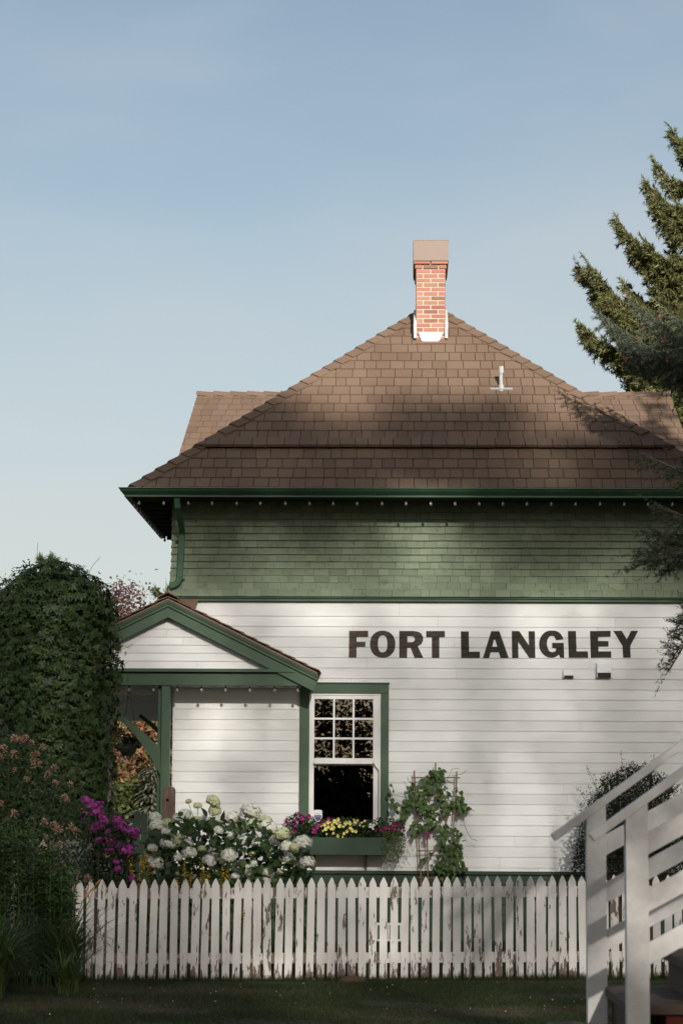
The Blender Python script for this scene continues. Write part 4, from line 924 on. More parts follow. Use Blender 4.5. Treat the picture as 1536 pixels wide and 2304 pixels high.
m = MB(); L = Leaves()
for x, y, s_ in ((193,1800,1.0),(203,1806,.8),(208,1815,1.1),(222,1812,1.0),(216,1828,.9),(230,1830,.7),(193,1832,.6),(190,1845,.7),(234,1846,1.0),(220,1858,1.1),(206,1866,.9),(246,1850,.7),(265,1845,1.0),(278,1858,1.2),(284,1866,.9),(270,1870,.9),(262,1858,.8),(300,1872,1.2),(298,1884,.9),(243,1872,.6),(238,1892,.9),(252,1895,.9),(266,1902,1.0),(222,1890,.7),(228,1908,.8),(247,1915,.8),(288,1912,1.3),(284,1922,.8),(262,1940,.7),(243,1942,.6),(264,1955,.7),(218,1920,.6),(293,1975,1.1),(255,1908,.7),(183,1824,.5)):
    p_ = P(x, y, rnd.uniform(-6.9,-6.3)); inst(rnd.choice(PHX), 'flower_cluster', p_, px_, s_*1.2, (R(rnd.uniform(0,45)), R(rnd.uniform(-20,20)), rnd.random()*6))
    b = np.array([P(240,1990,-6.6)[0]+rnd.uniform(-.3,.3), -6.6, .0]); m.tube([b, p_-(0,0,.02)], .003, 4)
    for k in range(9):
        t = 1-rnd.random()**1.3*.55-.04; L.add(T_LANCE, b*(1-t)+p_*t, rng.normal(size=3)*(1,1,.35)+(0,-.3,0), (0,-.4,1), rnd.uniform(.06,.10), .028)
n = 900; q = inpoly(n, [(185,1850),(230,1835),(300,1870),(305,2000),(185,2000)]); L.add(T_LANCE, Pn(q, rng.uniform(-6.8,-6.1,n)), rng.normal(size=(n,3))+(0,-.4,-.1), rng.normal(size=(n,3))*.4+(0,-.5,.9), rng.uniform(.06,.1,n), rng.uniform(.02,.034,n))
L.build('foliage', leafmat('phlox_leaf', [(.018,.030,.014),(.032,.050,.022),(.026,.04,.018)]), px_); m.build('stem', M['stem'], px_)

# ------------------------------------------------------------------ honeysuckle and other plants at the left
hk = thing('honeysuckle_bush', (-3.75,-7.4,0), 'tall honeysuckle bush with pale pink and yellow flower clusters left of the phlox', 'shrub')
L = Leaves(); poly = [(-160,1640),(0,1648),(55,1648),(88,1668),(112,1700),(140,1735),(152,1775),(188,1800),(205,1850),(200,1900),(190,1960),(205,1990),(190,2060),(175,2190),(-160,2190)]
n = 8800; q = inpoly(n, poly); L.add(T_OVATE, Pn(q, rng.uniform(-7.75,-6.95,n)), rdir(n,.25), rdir(n,.3)+(0,-.6,.3), rng.uniform(.035,.065,n), rng.uniform(.018,.032,n))
HKL = leafmat('honeysuckle_leaf', [(.022,.04,.014),(.045,.072,.026),(.03,.055,.019),(.065,.09,.04)]); L.build('foliage', HKL, hk)
def honey_mesh(seed):
    r_ = np.random.default_rng(seed); m = MB(); n = 26; d = r_.normal(size=(n,3)); d[:,2] += .5; d = unit(d)
    for k in range(n):
        ln = r_.uniform(.035,.052); a = d[k]*.008; b = d[k]*ln; up = unit(np.cross(d[k], r_.normal(size=3)))
        m.tube([a, b], [.0022,.0042], 5, int(r_.random() < .35)); m.bar(b, b+unit(d[k]+up*.9)*.018, .007, .003, up, 1); m.bar(b, b+unit(d[k]-up*.9)*.014, .005, .003, up, 2)
    me = bpy.data.meshes.new('flower_cluster'); me.from_pydata(m.v, [], m.f)
    for c in HKM: me.materials.append(c)
    me.polygons.foreach_set('material_index', m.m); return me
HKM = [pt('honeysuckle_pink', (.22,.045,.055)), pt('honeysuckle_cream', (.38,.27,.15)), pt('honeysuckle_pale', (.50,.35,.30))]
HKC = [honey_mesh(k) for k in range(3)]; m = MB()
for x, y, s_ in ((33,1662,1.1),(45,1668,1.3),(58,1660,.9),(72,1672,.9),(97,1681,1.0),(8,1685,1.2),(32,1698,1.2),(80,1699,1.2),(84,1723,1.6),(76,1712,.9),(122,1730,1.2),(108,1743,1.0),(2,1704,1.0),(34,1733,.7),(60,1754,.8),(125,1762,.9),(158,1766,1.0),(145,1795,1.0),(152,1800,.8),(32,1832,1.2),(2,1808,.8),(100,1850,1.1),(122,1858,1.2),(132,1868,1.3),(160,1862,1.2),(172,1870,1.0),(103,1884,.8),(135,1900,1.0),(116,1898,.7),(170,1966,1.0),(198,1978,1.2),(203,1905,.7),(-20,1690,1.2),(-30,1740,1.1)):
    p_ = P(x, y, rnd.uniform(-8.0,-7.75)); inst(rnd.choice(HKC), 'flower_cluster', p_, hk, s_*.70, (R(rnd.uniform(0,50)), R(rnd.uniform(-25,25)), rnd.random()*6))
for pts in ([(100,1860),(140,1745),(185,1722),(215,1695),(222,1690)], [(40,1800),(70,1700),(60,1650)], [(120,1900),(150,1800),(160,1770)], [(20,1800),(20,1700),(5,1660)], [(100,1950),(170,1880),(230,1850)], [(60,1950),(90,1800),(120,1735)]): m.tube([P(x,y,-7.8) for x, y in pts], .0035, 5)
for k in range(9): m.tube([(-3.75+rnd.uniform(-.2,.2),-7.4,0), (-3.75+rnd.uniform(-.5,.4),-7.4+rnd.uniform(-.3,.3),.9), (-3.75+rnd.uniform(-.6,.5),-7.4+rnd.uniform(-.3,.3),1.7)], [.014,.009,.004], 5)
m.build('branch', M['twig'], hk)
lp = thing('leafy_perennial', (-3.75,-8.3,0), 'dense green leafy perennial below the honeysuckle at the left edge', 'plant')
L = Leaves(); m = MB()
for k in range(125):
    x = rnd.uniform(-70,170); top = 1835+max(0, x-40)**1.15*.42+rnd.uniform(0,75); p_ = P(x, top, rnd.uniform(-8.7,-8.0)); b = p_*(1,1,0)+(rnd.uniform(-.08,.08),0,0)
    m.tube([b, p_], .003, 4); hN = 30
    t = 1-rng.random(hN)**1.2*.5; L.add(T_LANCE, b+(p_-b)*t[:,None], rng.normal(size=(hN,3))*(1,1,.3)+(0,-.2,.45), np.broadcast_to((0,-.3,1.),(hN,3)), rng.uniform(.06,.11,hN), rng.uniform(.018,.032,hN))
L.build('foliage', leafmat('perennial_leaf', [(.048,.085,.025),(.09,.145,.045),(.066,.112,.036)]), lp); m.build('stem', M['stem'], lp)
for x, y in ((118,1950),(130,1953),(148,1945),(134,1962),(152,1957)):
    pass
def blades(L_, b, n, hmin, hmax, spread, w_=.016, droop=.5):
    for k in range(n):
        a = rnd.uniform(0, 6.283); h_ = rnd.uniform(hmin, hmax); out = rnd.uniform(.25,1.0)*spread; d = np.array([math.cos(a), math.sin(a), 0]); sdv = np.array([-d[1], d[0], 0]); wv = w_*rnd.uniform(.6,1.1); V = []; K = 7
        rnd_d = rnd.uniform(.55,1.25); s0 = np.array(b)+np.array([rnd.uniform(-.08,.08), rnd.uniform(-.08,.08), 0])
        for i in range(K+1):
            t = i/K; c_ = s0+d*out*t**1.5+np.array([0,0,h_*(t*1.55-t**2.4*rnd_d)]); ww = wv*(1-t**2)*.5+.0006
            V += [c_-sdv*ww, c_+sdv*ww]
        L_.raw(V, [f_ for i in range(K) for f_ in ((2*i,2*i+1,2*i+3),(2*i,2*i+3,2*i+2))])
GL = leafmat('daylily_blade', [(.035,.058,.015),(.078,.11,.034),(.055,.085,.024),(.10,.13,.045)], .4, .3)
for lab, x, Y, n, h0, h1, sp in (('tall arching grassy daylily clump at the left edge of the lawn',-3.85,-9.3,560,.55,.85,1.0), ('daylily clump whose blades arch across the left end of the fence',-3.2,-8.7,260,.5,.95,1.0), ('daylily clump with orange buds against the first pickets',-3.4,-8.25,170,.5,.85,.6), ('low daylily clump spilling onto the lawn in the bottom left corner',-3.6,-10.4,520,.5,.8,.75), ('small daylily clump in front of the arching one',-3.05,-9.6,130,.25,.5,.5)):
    t = thing('daylily_clump', (x, Y, 0), lab, 'plant', 'daylily clumps at the left of the lawn'); L = Leaves(); blades(L, (x, Y, 0), n, h0, h1, sp); L.build('foliage', GL, t)
    if 'buds' in lab:
        ob = pt('orange_bud', (.50,.22,.05))
        for (xa, ya, xb, yb) in ((216,1990,229,1978),(200,2010,212,1996),(158,1998,166,1990),(190,2020,198,2008),(120,1952,127,1944),(142,1952,148,1944),(128,1962,136,1957)):
            m = MB(); a, b = P(xa,ya,-8.1), P(xb,yb,-8.12); m.tube([a, a*.4+b*.6, b], [.006,.010,.003], 7); m.build('bud', ob, t)
        m = MB()
        for xa, ya in ((216,1990),(200,2010),(158,1998),(190,2020),(120,1952),(142,1952),(128,1962)): a = P(xa,ya,-8.1); m.tube([(x+rnd.uniform(-.05,.05),Y,0), a], .0035, 4)
        m.build('stem', M['stem'], t)

# ------------------------------------------------------------------ creeper clad column
cx, cy, cr0 = -4.215, -3.0, .70
cc = thing('creeper_column', (cx, cy, 0), 'tall round topped column smothered in dark green Virginia creeper left of the porch', 'creeper')
ztop = P(120,1280,cy)[2]
def colsurf(n, grow=1.0):
    t = rng.random(n); a = rng.random(n)*2*math.pi; zc = ztop-.78
    p_ = np.zeros((n,3)); N_ = np.zeros((n,3)); dome = t < .30
    ph = np.arccos(1-rng.random(n)); zz = 1.4+(zc-1.4)*rng.random(n)
    lump = 1+.035*np.sin(3*a+zz*2.3)+.03*np.sin(7*a-zz*5)
    p_[:,0] = np.where(dome, np.sin(ph)*np.cos(a), np.cos(a)); p_[:,1] = np.where(dome, np.sin(ph)*np.sin(a), np.sin(a)); N_ = p_.copy(); N_[:,2] = np.where(dome, np.cos(ph), .1)
    p_[:,:2] *= (cr0*grow*lump)[:,None]; p_[:,2] = np.where(dome, zc+.78*grow*lump*np.cos(ph)**.9, zz); p_[:,0] += cx; p_[:,1] += cy; return p_, unit(N_)
L = Leaves(); TL = (np.array([(0,0,0),(.5,0,-.02),(1,0,-.28),(.3,.30,.02),(.68,.42,-.06),(.3,-.30,.02),(.68,-.42,-.06)], float), [(0,1,3),(3,1,4),(1,2,4),(0,5,1),(5,6,1),(1,6,2)])
n = 6500; p_, N_ = colsurf(n); p_ += N_*rng.uniform(-.10,.10,n)[:,None]; N_ = unit(N_+rng.normal(size=(n,3))*.28); down = np.array([0,0,-1.]); dn = unit(down-N_*(N_@down)[:,None]+.001); sdv = np.cross(N_, dn); rot_ = rng.normal(size=n)*.45
ls = rng.uniform(.045,.115,n)
for k in (-2,-1,0,1,2):
    a = k*R(38)+rot_; L.add(TL, p_, dn*np.cos(a)[:,None]+sdv*np.sin(a)[:,None]+N_*.25, N_, ls*(1-.13*abs(k)), ls*.40*(1-.1*abs(k)))
n = 420; p_, N_ = colsurf(n, 1.05); p_ += N_*rng.uniform(.0,.13,n)[:,None]; lift = -np.abs(rng.normal(size=n))*.05; p_[:,2] += lift
for k in (-2,-1,0,1,2):
    a = k*R(38)+rng.normal(size=n)*.5; dn = unit(np.array([0,0,-1.])-N_*.2); sdv = np.cross(N_, dn); L.add(TL, p_, dn*np.cos(a)[:,None]+sdv*np.sin(a)[:,None]+N_*.3, N_, rng.uniform(.03,.09,n), rng.uniform(.016,.034,n))
n = 2500; p2, N2 = colsurf(n, 1.04); p2 += N2*rng.uniform(0,.06,n)[:,None]
L2 = Leaves(); sdir = rng.normal(size=(n,3))+N2*.4+(0,0,-.2)
for k in range(3): L2.add(TL, p2+rng.normal(size=(n,3))*.012, sdir+rng.normal(size=(n,3))*.6, N2, rng.uniform(.025,.05,n), rng.uniform(.014,.025,n))
L.build('foliage', leafmat('creeper_leaf', [(.014,.032,.009),(.034,.062,.015),(.022,.046,.012),(.06,.085,.026),(.028,.05,.014)], .45, .10, .22), cc)
L2.build('young_foliage', leafmat('creeper_young_leaf', [(.032,.055,.014),(.05,.078,.02),(.025,.042,.012)], .45, .2), cc)
m = MB(); zc = ztop-.78
m.lathe([(.45,1.45),(.58,1.8),(.60,2.6),(.60,zc),(.52,zc+.35),(.30,zc+.60),(.05,zc+.68)], (cx,cy,0), 18); m.build('dark_core', M['dkgreen'], cc, smooth=True)  # solid dark core added inside the leaves to block light
m = MB()
for k in range(60):
    p_, N_ = colsurf(1, 1.03); p_, N_ = p_[0], N_[0]; 
    if p_[2] < 2.0: continue
    d = unit(N_+np.array([rnd.uniform(-.3,.3),0,rnd.uniform(-.4,.5)])); ln = rnd.uniform(.1,.32); m.tube([p_, p_+d*ln*.6+(0,0,.02), p_+d*ln+(rnd.uniform(-.05,.05),0,rnd.uniform(-.07,.05))], .0028, 4)
for x0, y0, x1, y1 in ((255,1590,300,1578),(258,1612,292,1632),(250,1560,305,1550),(262,1640,288,1650),(258,1540,296,1568),(240,1780,262,1815),(250,1670,290,1683),(260,1460,300,1450),(262,1500,290,1488),(262,1430,285,1436)):
    a, b = P(x0,y0,-3.2), P(x1,y1,-3.3); m.tube([a,(a+b)/2+(0,0,-.02),b], .003, 4)
m.build('tendril', plain('pale_tendril', (.16,.12,.05), .6), cc)
m = MB(); q = P(244,1800,-3.0); m.tube([(q[0],-3,0),(q[0],-3,2.4)], .032, 10); m.tube([(cx-.4,-3,0),(cx-.4,-3,2.4)], .032, 10); m.build('support_pole', plain('grey_pole', (.30,.26,.24), .6), cc)

# ------------------------------------------------------------------ trees
def limb_tree(name, base, height, crown_c, crown_r, nclump, nleaf, leaf, mat, label, cat, group=None, trunk_r=.2, flat=1.0, shell=.55, tmpl=T_RHOMB, nlimb=9, clump_r=None):
    t = thing(name, base, label, cat, group); base = np.array(base, float); cc_ = np.array(crown_c, float); cr_ = np.array(crown_r, float)
    d = rdir(nclump); rr = (shell+(1-shell)*rng.random(nclump))[:,None]; cen = cc_+d*cr_*rr
    L_ = Leaves(); per = nleaf//nclump; s_ = clump_r or .28*float(cr_.mean())
    for c in cen:
        k = max(3, int(per*rng.uniform(.4,1.6))); p_ = c+rng.normal(size=(k,3))*s_*rng.uniform(.6,1.1)*(1,1,.75*flat); L_.add(tmpl, p_, rdir(k,-.2), rdir(k,.6), rng.uniform(.6,1.3,k)*leaf, rng.uniform(.35,.7,k)*leaf)
    L_.build('crown', mat, t); m = MB()
    m.tube([base-(0,0,.2), base*.7+np.array([cc_[0],cc_[1],cc_[2]])*.3, cc_, cc_+(0,0,cr_[2]*.7)], [trunk_r*1.2, trunk_r*.85, trunk_r*.5, trunk_r*.1], 8)
    for c in cen[:nlimb*4:2]:
        st = base+(cc_-base)*rnd.uniform(.45,1.0); m.tube([st, (st+c)/2+(0,0,-.03*cr_[2]), c], [trunk_r*.32, trunk_r*.2, trunk_r*.05], 5)
    m.build('trunk', M['bark'], t); return t
plum = leafmat('plum_leaf', [(.09,.035,.032),(.15,.06,.05),(.07,.03,.03),(.13,.075,.05)])
cP = P(228,1440,56); limb_tree('plum_tree', (cP[0],56,0), 6, (cP[0],56,P(0,1430,56)[2]), (2.0,1.9,2.0), 34, 3000, .17, plum, 'purple leaved plum tree showing between the creeper column and the porch roof', 'tree', trunk_r=.12, clump_r=.45)
cP = P(288,1375,53); limb_tree('plum_tree', (cP[0],53,0), 5, (cP[0],53,P(0,1395,53)[2]), (.95,.9,1.0), 18, 1100, .16, plum, 'small plum tree top rising just over the left slope of the porch gable', 'tree', trunk_r=.08, clump_r=.3)
mixb = leafmat('red_green_leaf', [(.20,.06,.04),(.14,.115,.045),(.26,.10,.06),(.10,.12,.035),(.22,.15,.065)]); cP = P(305,1700,46)
limb_tree('red_leaved_tree', (cP[0],46,0), 7, (cP[0],46,P(0,1705,46)[2]), (3.2,2.2,1.7), 90, 8000, .26, mixb, 'red and green leaved tree seen under the porch canopy behind the brace', 'tree', trunk_r=.12, clump_r=.6)
grb = leafmat('yellow_green_leaf', [(.055,.075,.02),(.09,.105,.03),(.03,.045,.012)]); cP = P(300,1785,42)
limb_tree('green_shrub', (cP[0]-.2,42,0), 3, (cP[0]-.2,42,P(0,1812,42)[2]), (1.5,1.2,.62), 40, 3000, .20, grb, 'rounded green shrub low under the porch canopy beyond the gate', 'shrub', trunk_r=.06, clump_r=.35)
cP = P(347,1790,41.0); L = Leaves(); t = thing('blue_green_conifer', (cP[0],41.0,0), 'small pale blue green layered conifer beside the porch post', 'conifer')
for k in range(8):
    z = .5+k*.36; n = 150; a = rng.random(n)*6.28; r_ = rng.random(n)**.6*1.15*(1-k*.10); p_ = np.stack([cP[0]+r_*np.cos(a), 41+r_*np.sin(a), z+.07*rng.normal(size=n)-.10*r_], 1); L.add(T_RHOMB, p_, np.stack([np.cos(a),np.sin(a),-.3+0*a],1)+rng.normal(size=(n,3))*.3, (0,0,1), .28, .10)
L.build('crown', leafmat('blue_conifer_leaf', [(.10,.115,.08),(.16,.165,.12),(.06,.075,.05)]), t); m = MB(); m.tube([(cP[0],41,0),(cP[0],41,3.4)], [.07,.01], 6); m.build('trunk', M['bark'], t)
fb = thing('board_fence', (-8, 48, 0), 'pale sunlit wooden fence far behind the garden gate', 'fence'); m = MB()
for k in range(12): m.box(-10.1+k*.16, -10.1+k*.16+.14, 48.98, 49.0, 0, 1.75+.03*(k%3))
m.build('board', M['cane'], fb)

def spruce(name, base, H, label, col, branches, cat='spruce', needle=(.085,.018), dens=1.0, group=None, cones=0, tw=1.0):
    """branches: list of (z, azimuth, length, rise)"""
    t = thing(name, base, label, cat, group); bx, by, _ = base; L_ = Leaves(); m = MB(); cones_at = []
    m.tube([(bx,by,-.2),(bx,by,H*.5),(bx,by,H)], [.012*H+.06, .007*H+.03, .01], 9)
    PP, DD, NN = [], [], []
    for z, az, ln, rise in branches:
        d = np.array([math.cos(az), math.sin(az), 0]); sdv = np.array([-d[1], d[0], 0]); b0 = np.array([bx,by,z])
        f_ = lambda s: b0+d*ln*s+np.array([0,0,1])*ln*(-.30*math.sin(s*2.2)*(1-.25*rise)+rise*s**2.2)
        pts = [f_(s) for s in np.linspace(0,1,6)]; m.tube(pts, [.028*ln**.5+.004, .02*ln**.5+.004, .016, .012, .008, .004], 5, cap=False)
        nt_ = int((14+34*ln)*dens*(1 if math.cos(az) < .35 else .4))
        for i in range(nt_):
            s = .06+.94*rng.random()**.75; o = f_(s); tl = (.17+.55*min(1, ln/2.2)*(1-s)**.7)*rng.uniform(.7,1.2)*tw; sg = rng.choice((-1,1)); fw = rng.uniform(.35,.9)
            hang = rng.uniform(-.9,-.05) if rng.random() < .55 else rng.uniform(-.1,.55)
            td = unit(sdv*sg*rng.uniform(.3,1)+d*fw+np.array([0,0,hang]))
            k = max(6, int(tl/.011*dens)); u = rng.random(k)*tl; PP.append(o+td*u[:,None]+np.array([0,0,-.5*1])*(u[:,None]**2)*.35); q = unit(rng.normal(size=(k,3))); q = unit(q-td*(q@td)[:,None]); DD.append(q+td*.9); NN.append(rng.normal(size=(k,3)))
            m.add([o+(0,0,-.003), o+(0,0,.003), o+td*tl], [(0,1,2)])
            if cones and rng.random() < cones*(1 if s > .3 else 0):
                cones_at.append(o+td*tl*.7-(0,0,.03))
        k = 26; u = rng.random(k)*.22; e = f_(1.0); td = unit(f_(1.0)-f_(.93)); PP.append(e+td*u[:,None]); q = unit(rng.normal(size=(k,3))); DD.append(q+td*.9); NN.append(rng.normal(size=(k,3)))
    PP, DD, NN = np.concatenate(PP), np.concatenate(DD), np.concatenate(NN); k = len(PP)
    L_.add(T_NEEDLE, PP, DD, NN, rng.uniform(.7,1.25,k)*needle[0], rng.uniform(.8,1.2,k)*needle[1]); L_.build('crown', col, t); m.build('trunk', M['bark'], t)
    if cones_at:
        rnd.shuffle(cones_at); cm = MB(); cm.lathe([(.004,.0),(.014,-.012),(.018,-.035),(.014,-.06),(.004,-.078)], n=7); o = cm.build('cone', plain('spruce_cone', (.20,.085,.045), .8)); me = o.data; bpy.data.objects.remove(o)
        cones_at = sorted(cones_at, key=lambda q: q[0])[:90]
        for q in cones_at: inst(me, 'cone', q, t, rnd.uniform(.9,1.3), (R(rnd.uniform(-25,25)), R(rnd.uniform(-25,25)), 0))
    return t
FX, FYY = P(1655,1849,16)[0], 16.0
br = []; z = 2.2; H1 = 17.7
while z < H1-.3:
    lim = .35+(H1-z)*.19; lim = min(lim, 3.0)
    for k in range(7): br.append((z+rnd.uniform(-.15,.15), rnd.uniform(0,6.283), lim*rnd.uniform(.6,1.08), .30+rnd.uniform(-.12,.2)))
    z += .36
def tgt(px, py, extra=0.0, rise=.45, az=math.pi):
    e = P(px, py, FYY); ln = (FX-e[0]); return (e[2]-ln*(-.30*math.sin(2.2)*(1-.25*rise)+rise), az+extra, ln/abs(math.cos(extra)), rise)
br += [tgt(1305,598,-.05,.5), tgt(1308,742,.08,.22), tgt(1318,600,.12,.5), tgt(1392,502,.05,.55), tgt(1400,510,-.15,.5), tgt(1455,420,.1,.5), tgt(1478,365,-.1,.5), tgt(1320,752,-.12,.2), tgt(1415,835,.1,.15), tgt(1420,860,-.2,.1), tgt(1430,790,.25,.2), tgt(1512,300,.1,.45), tgt(1345,640,.2,.5), tgt(1345,650,-.2,.45), tgt(1430,560,.2,.4), tgt(1425,700,-.25,.3), tgt(1440,880,.0,.1), tgt(1350,695,.3,.3), tgt(1405,650,.1,.45), tgt(1428,640,-.3,.4), tgt(1446,560,.3,.4), tgt(1466,470,.2,.45), tgt(1484,430,-.2,.5), tgt(1502,510,.0,.3), tgt(1455,620,.15,.35), tgt(1380,770,.3,.15), tgt(1470,740,-.1,.3), tgt(1480,680,.2,.35), tgt(1440,720,.4,.3), tgt(1500,590,-.3,.35), tgt(1430,905,.3,.1), tgt(1470,860,-.2,.15), tgt(1400,820,-.05,.12)]
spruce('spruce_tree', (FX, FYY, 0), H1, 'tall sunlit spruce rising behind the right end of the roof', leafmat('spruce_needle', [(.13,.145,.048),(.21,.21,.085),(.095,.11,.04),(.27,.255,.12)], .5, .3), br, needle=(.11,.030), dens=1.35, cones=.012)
SX, SY = 6.3, -1.6; br = []
def tg2(px, py, Y, rise=.1):
    e = P(px, py, Y); dx, dy = e[0]-SX, Y-SY; ln = math.hypot(dx, dy); return (e[2]-ln*(-.30*math.sin(2.2)*(1-.25*rise)+rise), math.atan2(dy, dx), ln, rise)
br += [tg2(1352,708,-.6,.35), tg2(1390,735,-1.0,.25), tg2(1410,775,-1.2,.1), tg2(1440,690,-.2,.35), tg2(1450,760,-.4,.15), tg2(1478,720,-1.8,.3), tg2(1460,800,-1.5,.05), tg2(1500,700,-1.0,.3), tg2(1490,770,-.8,.1)]
z = 1.6
while z < 14.2:
    for k in range(5):
        az = rnd.uniform(0, 6.283); ln = min(2.4, .3+(14.5-z)*.26)*rnd.uniform(.6,1.0)
        if math.cos(az) < .2: ln = min(ln, 1.7)
        if z < 9.6 or math.cos(az) > -.1 : br.append((z+rnd.uniform(-.12,.12), az, ln, .12+rnd.uniform(-.15,.15)))
    z += .42
spruce('spruce_tree', (SX, SY, 0), 14.5, 'silvery spruce beside the house reaching cone bearing branches over the right roof slope', leafmat('blue_spruce_needle', [(.07,.095,.06),(.13,.155,.105),(.05,.07,.042),(.17,.19,.14)], .5, .12), br, needle=(.05,.010), dens=2.0, cones=.04)
SX, SY = 4.7, -14.0
br = [tg2(*q) for q in ((1424,1278,-14.2,-.35),(1450,1200,-13.8,-.1),(1478,1135,-14.0,.1),(1468,1262,-14.6,-.3),(1500,1230,-13.9,-.2),(1440,1245,-13.9,-.25),(1490,1285,-14.4,-.35),(1510,1265,-13.7,-.3),(1442,1020,-14.1,.1),(1500,1046,-13.8,.0),(1502,1512,-14.1,-1.0),(1512,1480,-13.9,-.95),(1518,1440,-14.3,-.9),(1524,1410,-14.0,-.9))]
z = 1.4
while z < 6.6:
    for k in range(4): br.append((z+rnd.uniform(-.12,.12), rnd.uniform(-1.9,1.9), min(1.7,(7.6-z)*.3)*rnd.uniform(.6,1.0), .0))
    z += .5
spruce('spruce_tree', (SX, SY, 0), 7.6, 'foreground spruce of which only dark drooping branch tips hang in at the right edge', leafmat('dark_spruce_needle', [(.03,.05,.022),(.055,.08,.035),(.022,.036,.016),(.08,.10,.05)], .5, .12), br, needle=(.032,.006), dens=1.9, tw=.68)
for px, py, w_ in ((112,1244,.5), (374,1306,.45)):
    q = P(px, py, 60.0); br = []; z = 3.0
    while z < q[2]-.2:
        for k in range(5): br.append((z, rnd.uniform(0,6.283), .15+min(2.6,(q[2]-z)*.23)*rnd.uniform(.7,1.1), .2))
        z += .6
    spruce('distant_conifer', (q[0], 60, 0), q[2], 'far conifer tip peeping over the top of the creeper column' if px < 200 else 'far conifer tip at the foot of the downspout above the porch ridge', leafmat('distant_needle', [(.07,.09,.05),(.11,.13,.07)]), br, needle=(.3,.09), dens=.35)

# tall trees behind the viewpoint: they shade the garden and show in the window
shl = leafmat('shade_leaf', [(.015,.024,.008),(.03,.042,.013),(.022,.034,.01)], .6, .08, .2)
def shade_tree(label, x, y, lobes, x0, x1, taus):
    """lobes: dense top masses (x, z, rx, rz); below them an even, airy crown between x0 and x1"""
    t = thing('shade_tree', (x, y, 0), label, 'tree', 'tall trees behind the viewpoint'); L_ = Leaves(); m = MB()
    top = max(l[1]+l[3] for l in lobes)
    m.tube([(x,y,-.3),(x,y,6),(x+.1,y,13),(x-.1,y,19),(x,y,top-1.5)], [.40,.26,.12,.07,.03], 9)
    def put(pp, ln): k = len(pp); L_.add(T_RHOMB, pp, rdir(k,-.2), rdir(k,.4), rng.uniform(.7,1.3,k)*ln, rng.uniform(.45,.7,k)*ln)
    for lx, lz, rx, rz in lobes:
        for k in range(int(26*rx*rz/3)):
            d = rdir(1)[0]*rng.random()**.4; c = np.array([lx,y,lz])+d*(rx*.9,1.3,rz*.9); n = 150; put(c+rng.normal(size=(n,3))*(.30,.35,.24), .24)
            if k % 4 == 0: m.tube([(x,y,lz-1.5), c], [.04,.008], 5)
    for (z0, z1, ln), tau in zip(((23.5,25.3,.15), (18.6,23.5,.14), (14.0,18.6,.17), (4.5,14.0,.28)), taus):
        area = (x1-x0)*(z1-z0); n = int(tau*area/(.5*.5*1.03*.575*ln*ln)); per = 2; nc = n//per
        c = np.stack([rng.uniform(x0-.25,x1+.25,nc), y+rng.uniform(-1.8,1.8,nc), rng.uniform(z0,z1,nc)], 1)
        pp = (c[:,None,:]+rng.normal(size=(nc,per,3))*(.25,.3,.22)).reshape(-1,3)
        for gx_, gz_, gr_ in ((6.75,22.4,.40),(11.05,24.1,.42),(11.95,24.75,.42),(7.9,14.9,.35)): pp = pp[(pp[:,0]-gx_)**2+(pp[:,2]-gz_)**2 > gr_**2]   # small gaps cut into the leaves to let sun spots through
        put(pp, ln)
        for q in c[::max(1,nc//14)]: m.tube([(x,y,q[2]-1.2), q], [.03,.006], 4)
    L_.build('crown', shl, t); m.build('trunk', M['bark'], t)
TAU = (.6, 1.2, 1.2, 1.3)
shade_tree('tall tree behind the viewpoint shading the creeper column', 3.2, -46.5, [(3.2,26.0,1.9,1.5),(5.3,26.2,1.5,1.6)], .8, 5.4, (1.2,1.4,1.8,1.9))
shade_tree('tall tree behind the viewpoint shading the window side of the roof', 7.2, -47.5, [(7.0,26.2,1.5,1.7),(8.3,25.7,1.0,1.1)], 5.4, 8.7, (.6, 1.05, 1.2, 1.15))
shade_tree('tall tree behind the viewpoint shading the middle of the roof', 10.2, -47.0, [(9.9,26.1,1.35,1.5),(11.4,25.4,1.0,1.0)], 8.7, 11.9, (.6, 1.2, 1.3, 1.3))
shade_tree('tall tree behind the viewpoint shading the stair side of the house', 13.9, -46.5, [(12.9,25.1,1.3,1.1),(14.6,25.2,1.5,1.1)], 11.9, 16.2, (.7,1.4,1.3,1.3))
for x, y, h, lb in ((-44,-62,22,'unseen tree added far left behind the viewpoint to dim the sky light'), (-31,-58,19,'unseen tree added left of centre behind the viewpoint to dim the sky light'), (-20,-60,24,'tall unseen tree added nearest the mirrored bushes to dim the sky light'), (-11,-64,20,'unseen tree added just left of the shade trees to dim the sky light'), (24,-60,23,'unseen tree added just right of the shade trees to dim the sky light'), (36,-58,20,'unseen tree added right of centre behind the viewpoint to dim the sky light'), (50,-62,24,'unseen tree added far right behind the viewpoint to dim the sky light')):
    limb_tree('sky_block_tree', (x,y,0), h, (x,y,h*.5), (6.5,3.5,h*.5), 60, 5200, 1.0, shl, lb, 'tree', 'added row of unseen trees behind the viewpoint', trunk_r=.4, shell=.1, clump_r=2.0)  # unseen trees added on both sides to cut sky light from the front
limb_tree('low_tree', (-2.2,-49,0), 4, (-2.2,-49,1.8), (3.4,1.6,1.8), 90, 7600, .26, shl, 'bushy low tree behind the viewpoint mirrored in the window panes', 'tree', 'low trees behind the viewpoint', trunk_r=.14, shell=.1, clump_r=.5)
limb_tree('low_tree', (-1.6,-50.5,0), 6, (-1.6,-50.5,4.3), (3.0,1.2,2.0), 46, 3000, .20, shl, 'airy taller tree behind the viewpoint over the mirrored bush', 'tree', 'low trees behind the viewpoint', trunk_r=.10, shell=.1, clump_r=.42)
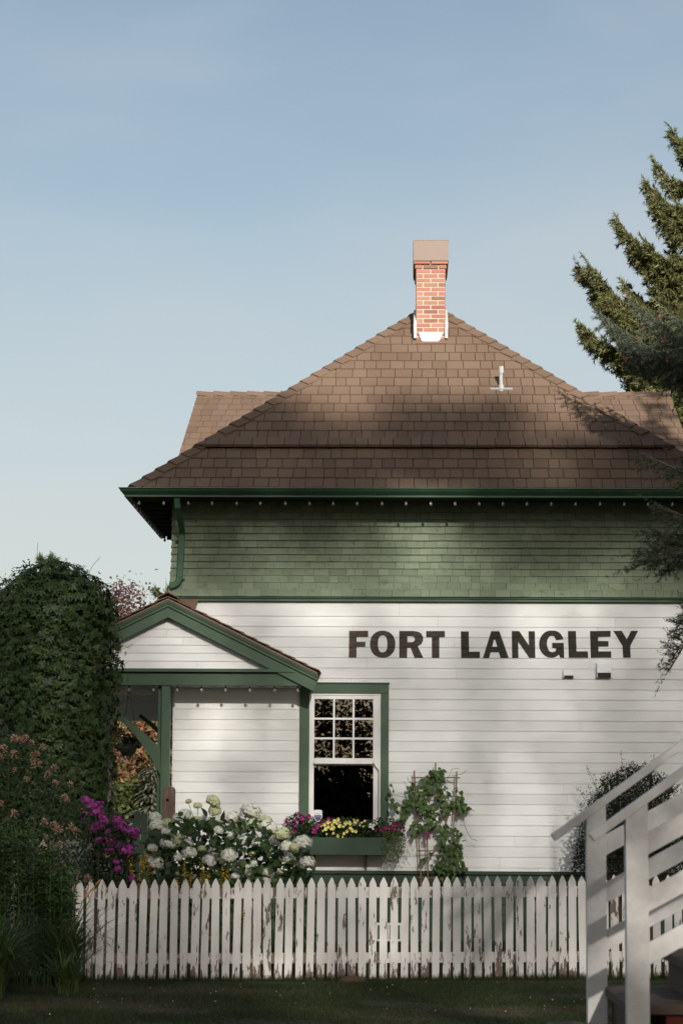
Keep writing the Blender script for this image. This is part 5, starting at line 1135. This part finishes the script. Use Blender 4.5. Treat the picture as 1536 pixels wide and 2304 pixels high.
limb_tree('low_tree', (-6.6,-51,0), 8, (-6.6,-51,4.2), (2.6,1.8,4.0), 70, 5000, .26, shl, 'bushy low tree behind the viewpoint left of the mirrored one', 'tree', 'low trees behind the viewpoint', trunk_r=.16, shell=.1, clump_r=.6)

# ------------------------------------------------------------------ grass
def grass():
    n = 120000; x = rng.uniform(-4.4, 3.2, n); y = -7.55-5.6*rng.random(n); n2 = 22000; x = np.concatenate([x, rng.uniform(-4.0,3.4,n2)]); y = np.concatenate([y, rng.uniform(-7.9,-7.5,n2)])
    n3 = 20000; x = np.concatenate([x, rng.uniform(-1.6,3.8,n3)]); y = np.concatenate([y, rng.uniform(-7.5,-.2,n3)])
    cl = np.sin(x*2.1+1.7*np.sin(y*1.3))*np.sin(y*2.7+x*.8)+.5*np.sin(x*5.3+y*4.1); keep = (cl > -.75) | (rng.random(len(x)) < .35) | (y > -7.95); x, y, cl = x[keep], y[keep], cl[keep]
    n = len(x); z = np.clip(.0117*(x+3), 0, .07); h_ = rng.uniform(.018,.045,n)*(1+.35*np.clip(cl,-1,1)); h_ = np.where((y > -8.0) & (y < -7.5), h_*2.1*rng.random(n)+.02, h_)
    d = rng.normal(size=(n,3))*(.5,.5,0)+(0,0,1); dry = (np.sin(x*1.3+2.2*np.sin(y*.9+1))+.7*np.sin(y*3.1+x*.6)+.5*rng.normal(size=n) > .7) & (y < -8.1)
    Ld = Leaves(); Ld.add(T_NEEDLE, np.stack([x,y,z-.002],1)[dry], d[dry]*(1.6,1.6,.7), rdir(int(dry.sum())), h_[dry]*.8, .0055)
    tag(Ld.build('dry_grass', leafmat('dry_grass_blade', [(.075,.06,.03),(.05,.05,.02),(.10,.08,.045)], .6, .2)), 'dry brownish patches of lawn grass in front of the fence', 'grass', kind='stuff')
    x, y, z, d, h_ = x[~dry], y[~dry], z[~dry], d[~dry], h_[~dry]; n = len(x); L_ = Leaves(); L_.add(T_NEEDLE, np.stack([x,y,z-.002],1), d, rdir(n), h_, .0055)
    tag(L_.build('grass', leafmat('grass_blade', [(.021,.033,.008),(.042,.058,.015),(.028,.043,.011),(.035,.047,.013)], .5, .3)), 'short dark green lawn grass in front of the fence', 'grass', kind='stuff')
grass()
L = Leaves(); n = 130; x = rng.uniform(-3.2,2.6,n); y = rng.uniform(-12.4,-8.0,n); L.add(T_RHOMB, np.stack([x,y,np.clip(.0117*(x+3),0,.07)+.035],1), rdir(n), (0,0,1.), .012, .012)
tag(L.build('fallen_petals', plain('petal_fleck', (.6,.58,.48), .6)), 'tiny pale petals scattered over the dark lawn', 'petals', kind='stuff')
m = MB(); q = P(793,2208,-8.15); m.lathe([(.16,0),(.12,.035),(.06,.06),(.01,.07)], (q[0],-8.15,gz(q[0])), 14); tag(m.build('soil_mound', plain('bare_soil', (.10,.055,.035), .95, scale=60), smooth=True), 'small mound of bare brown soil at the foot of the pickets', 'soil mound')
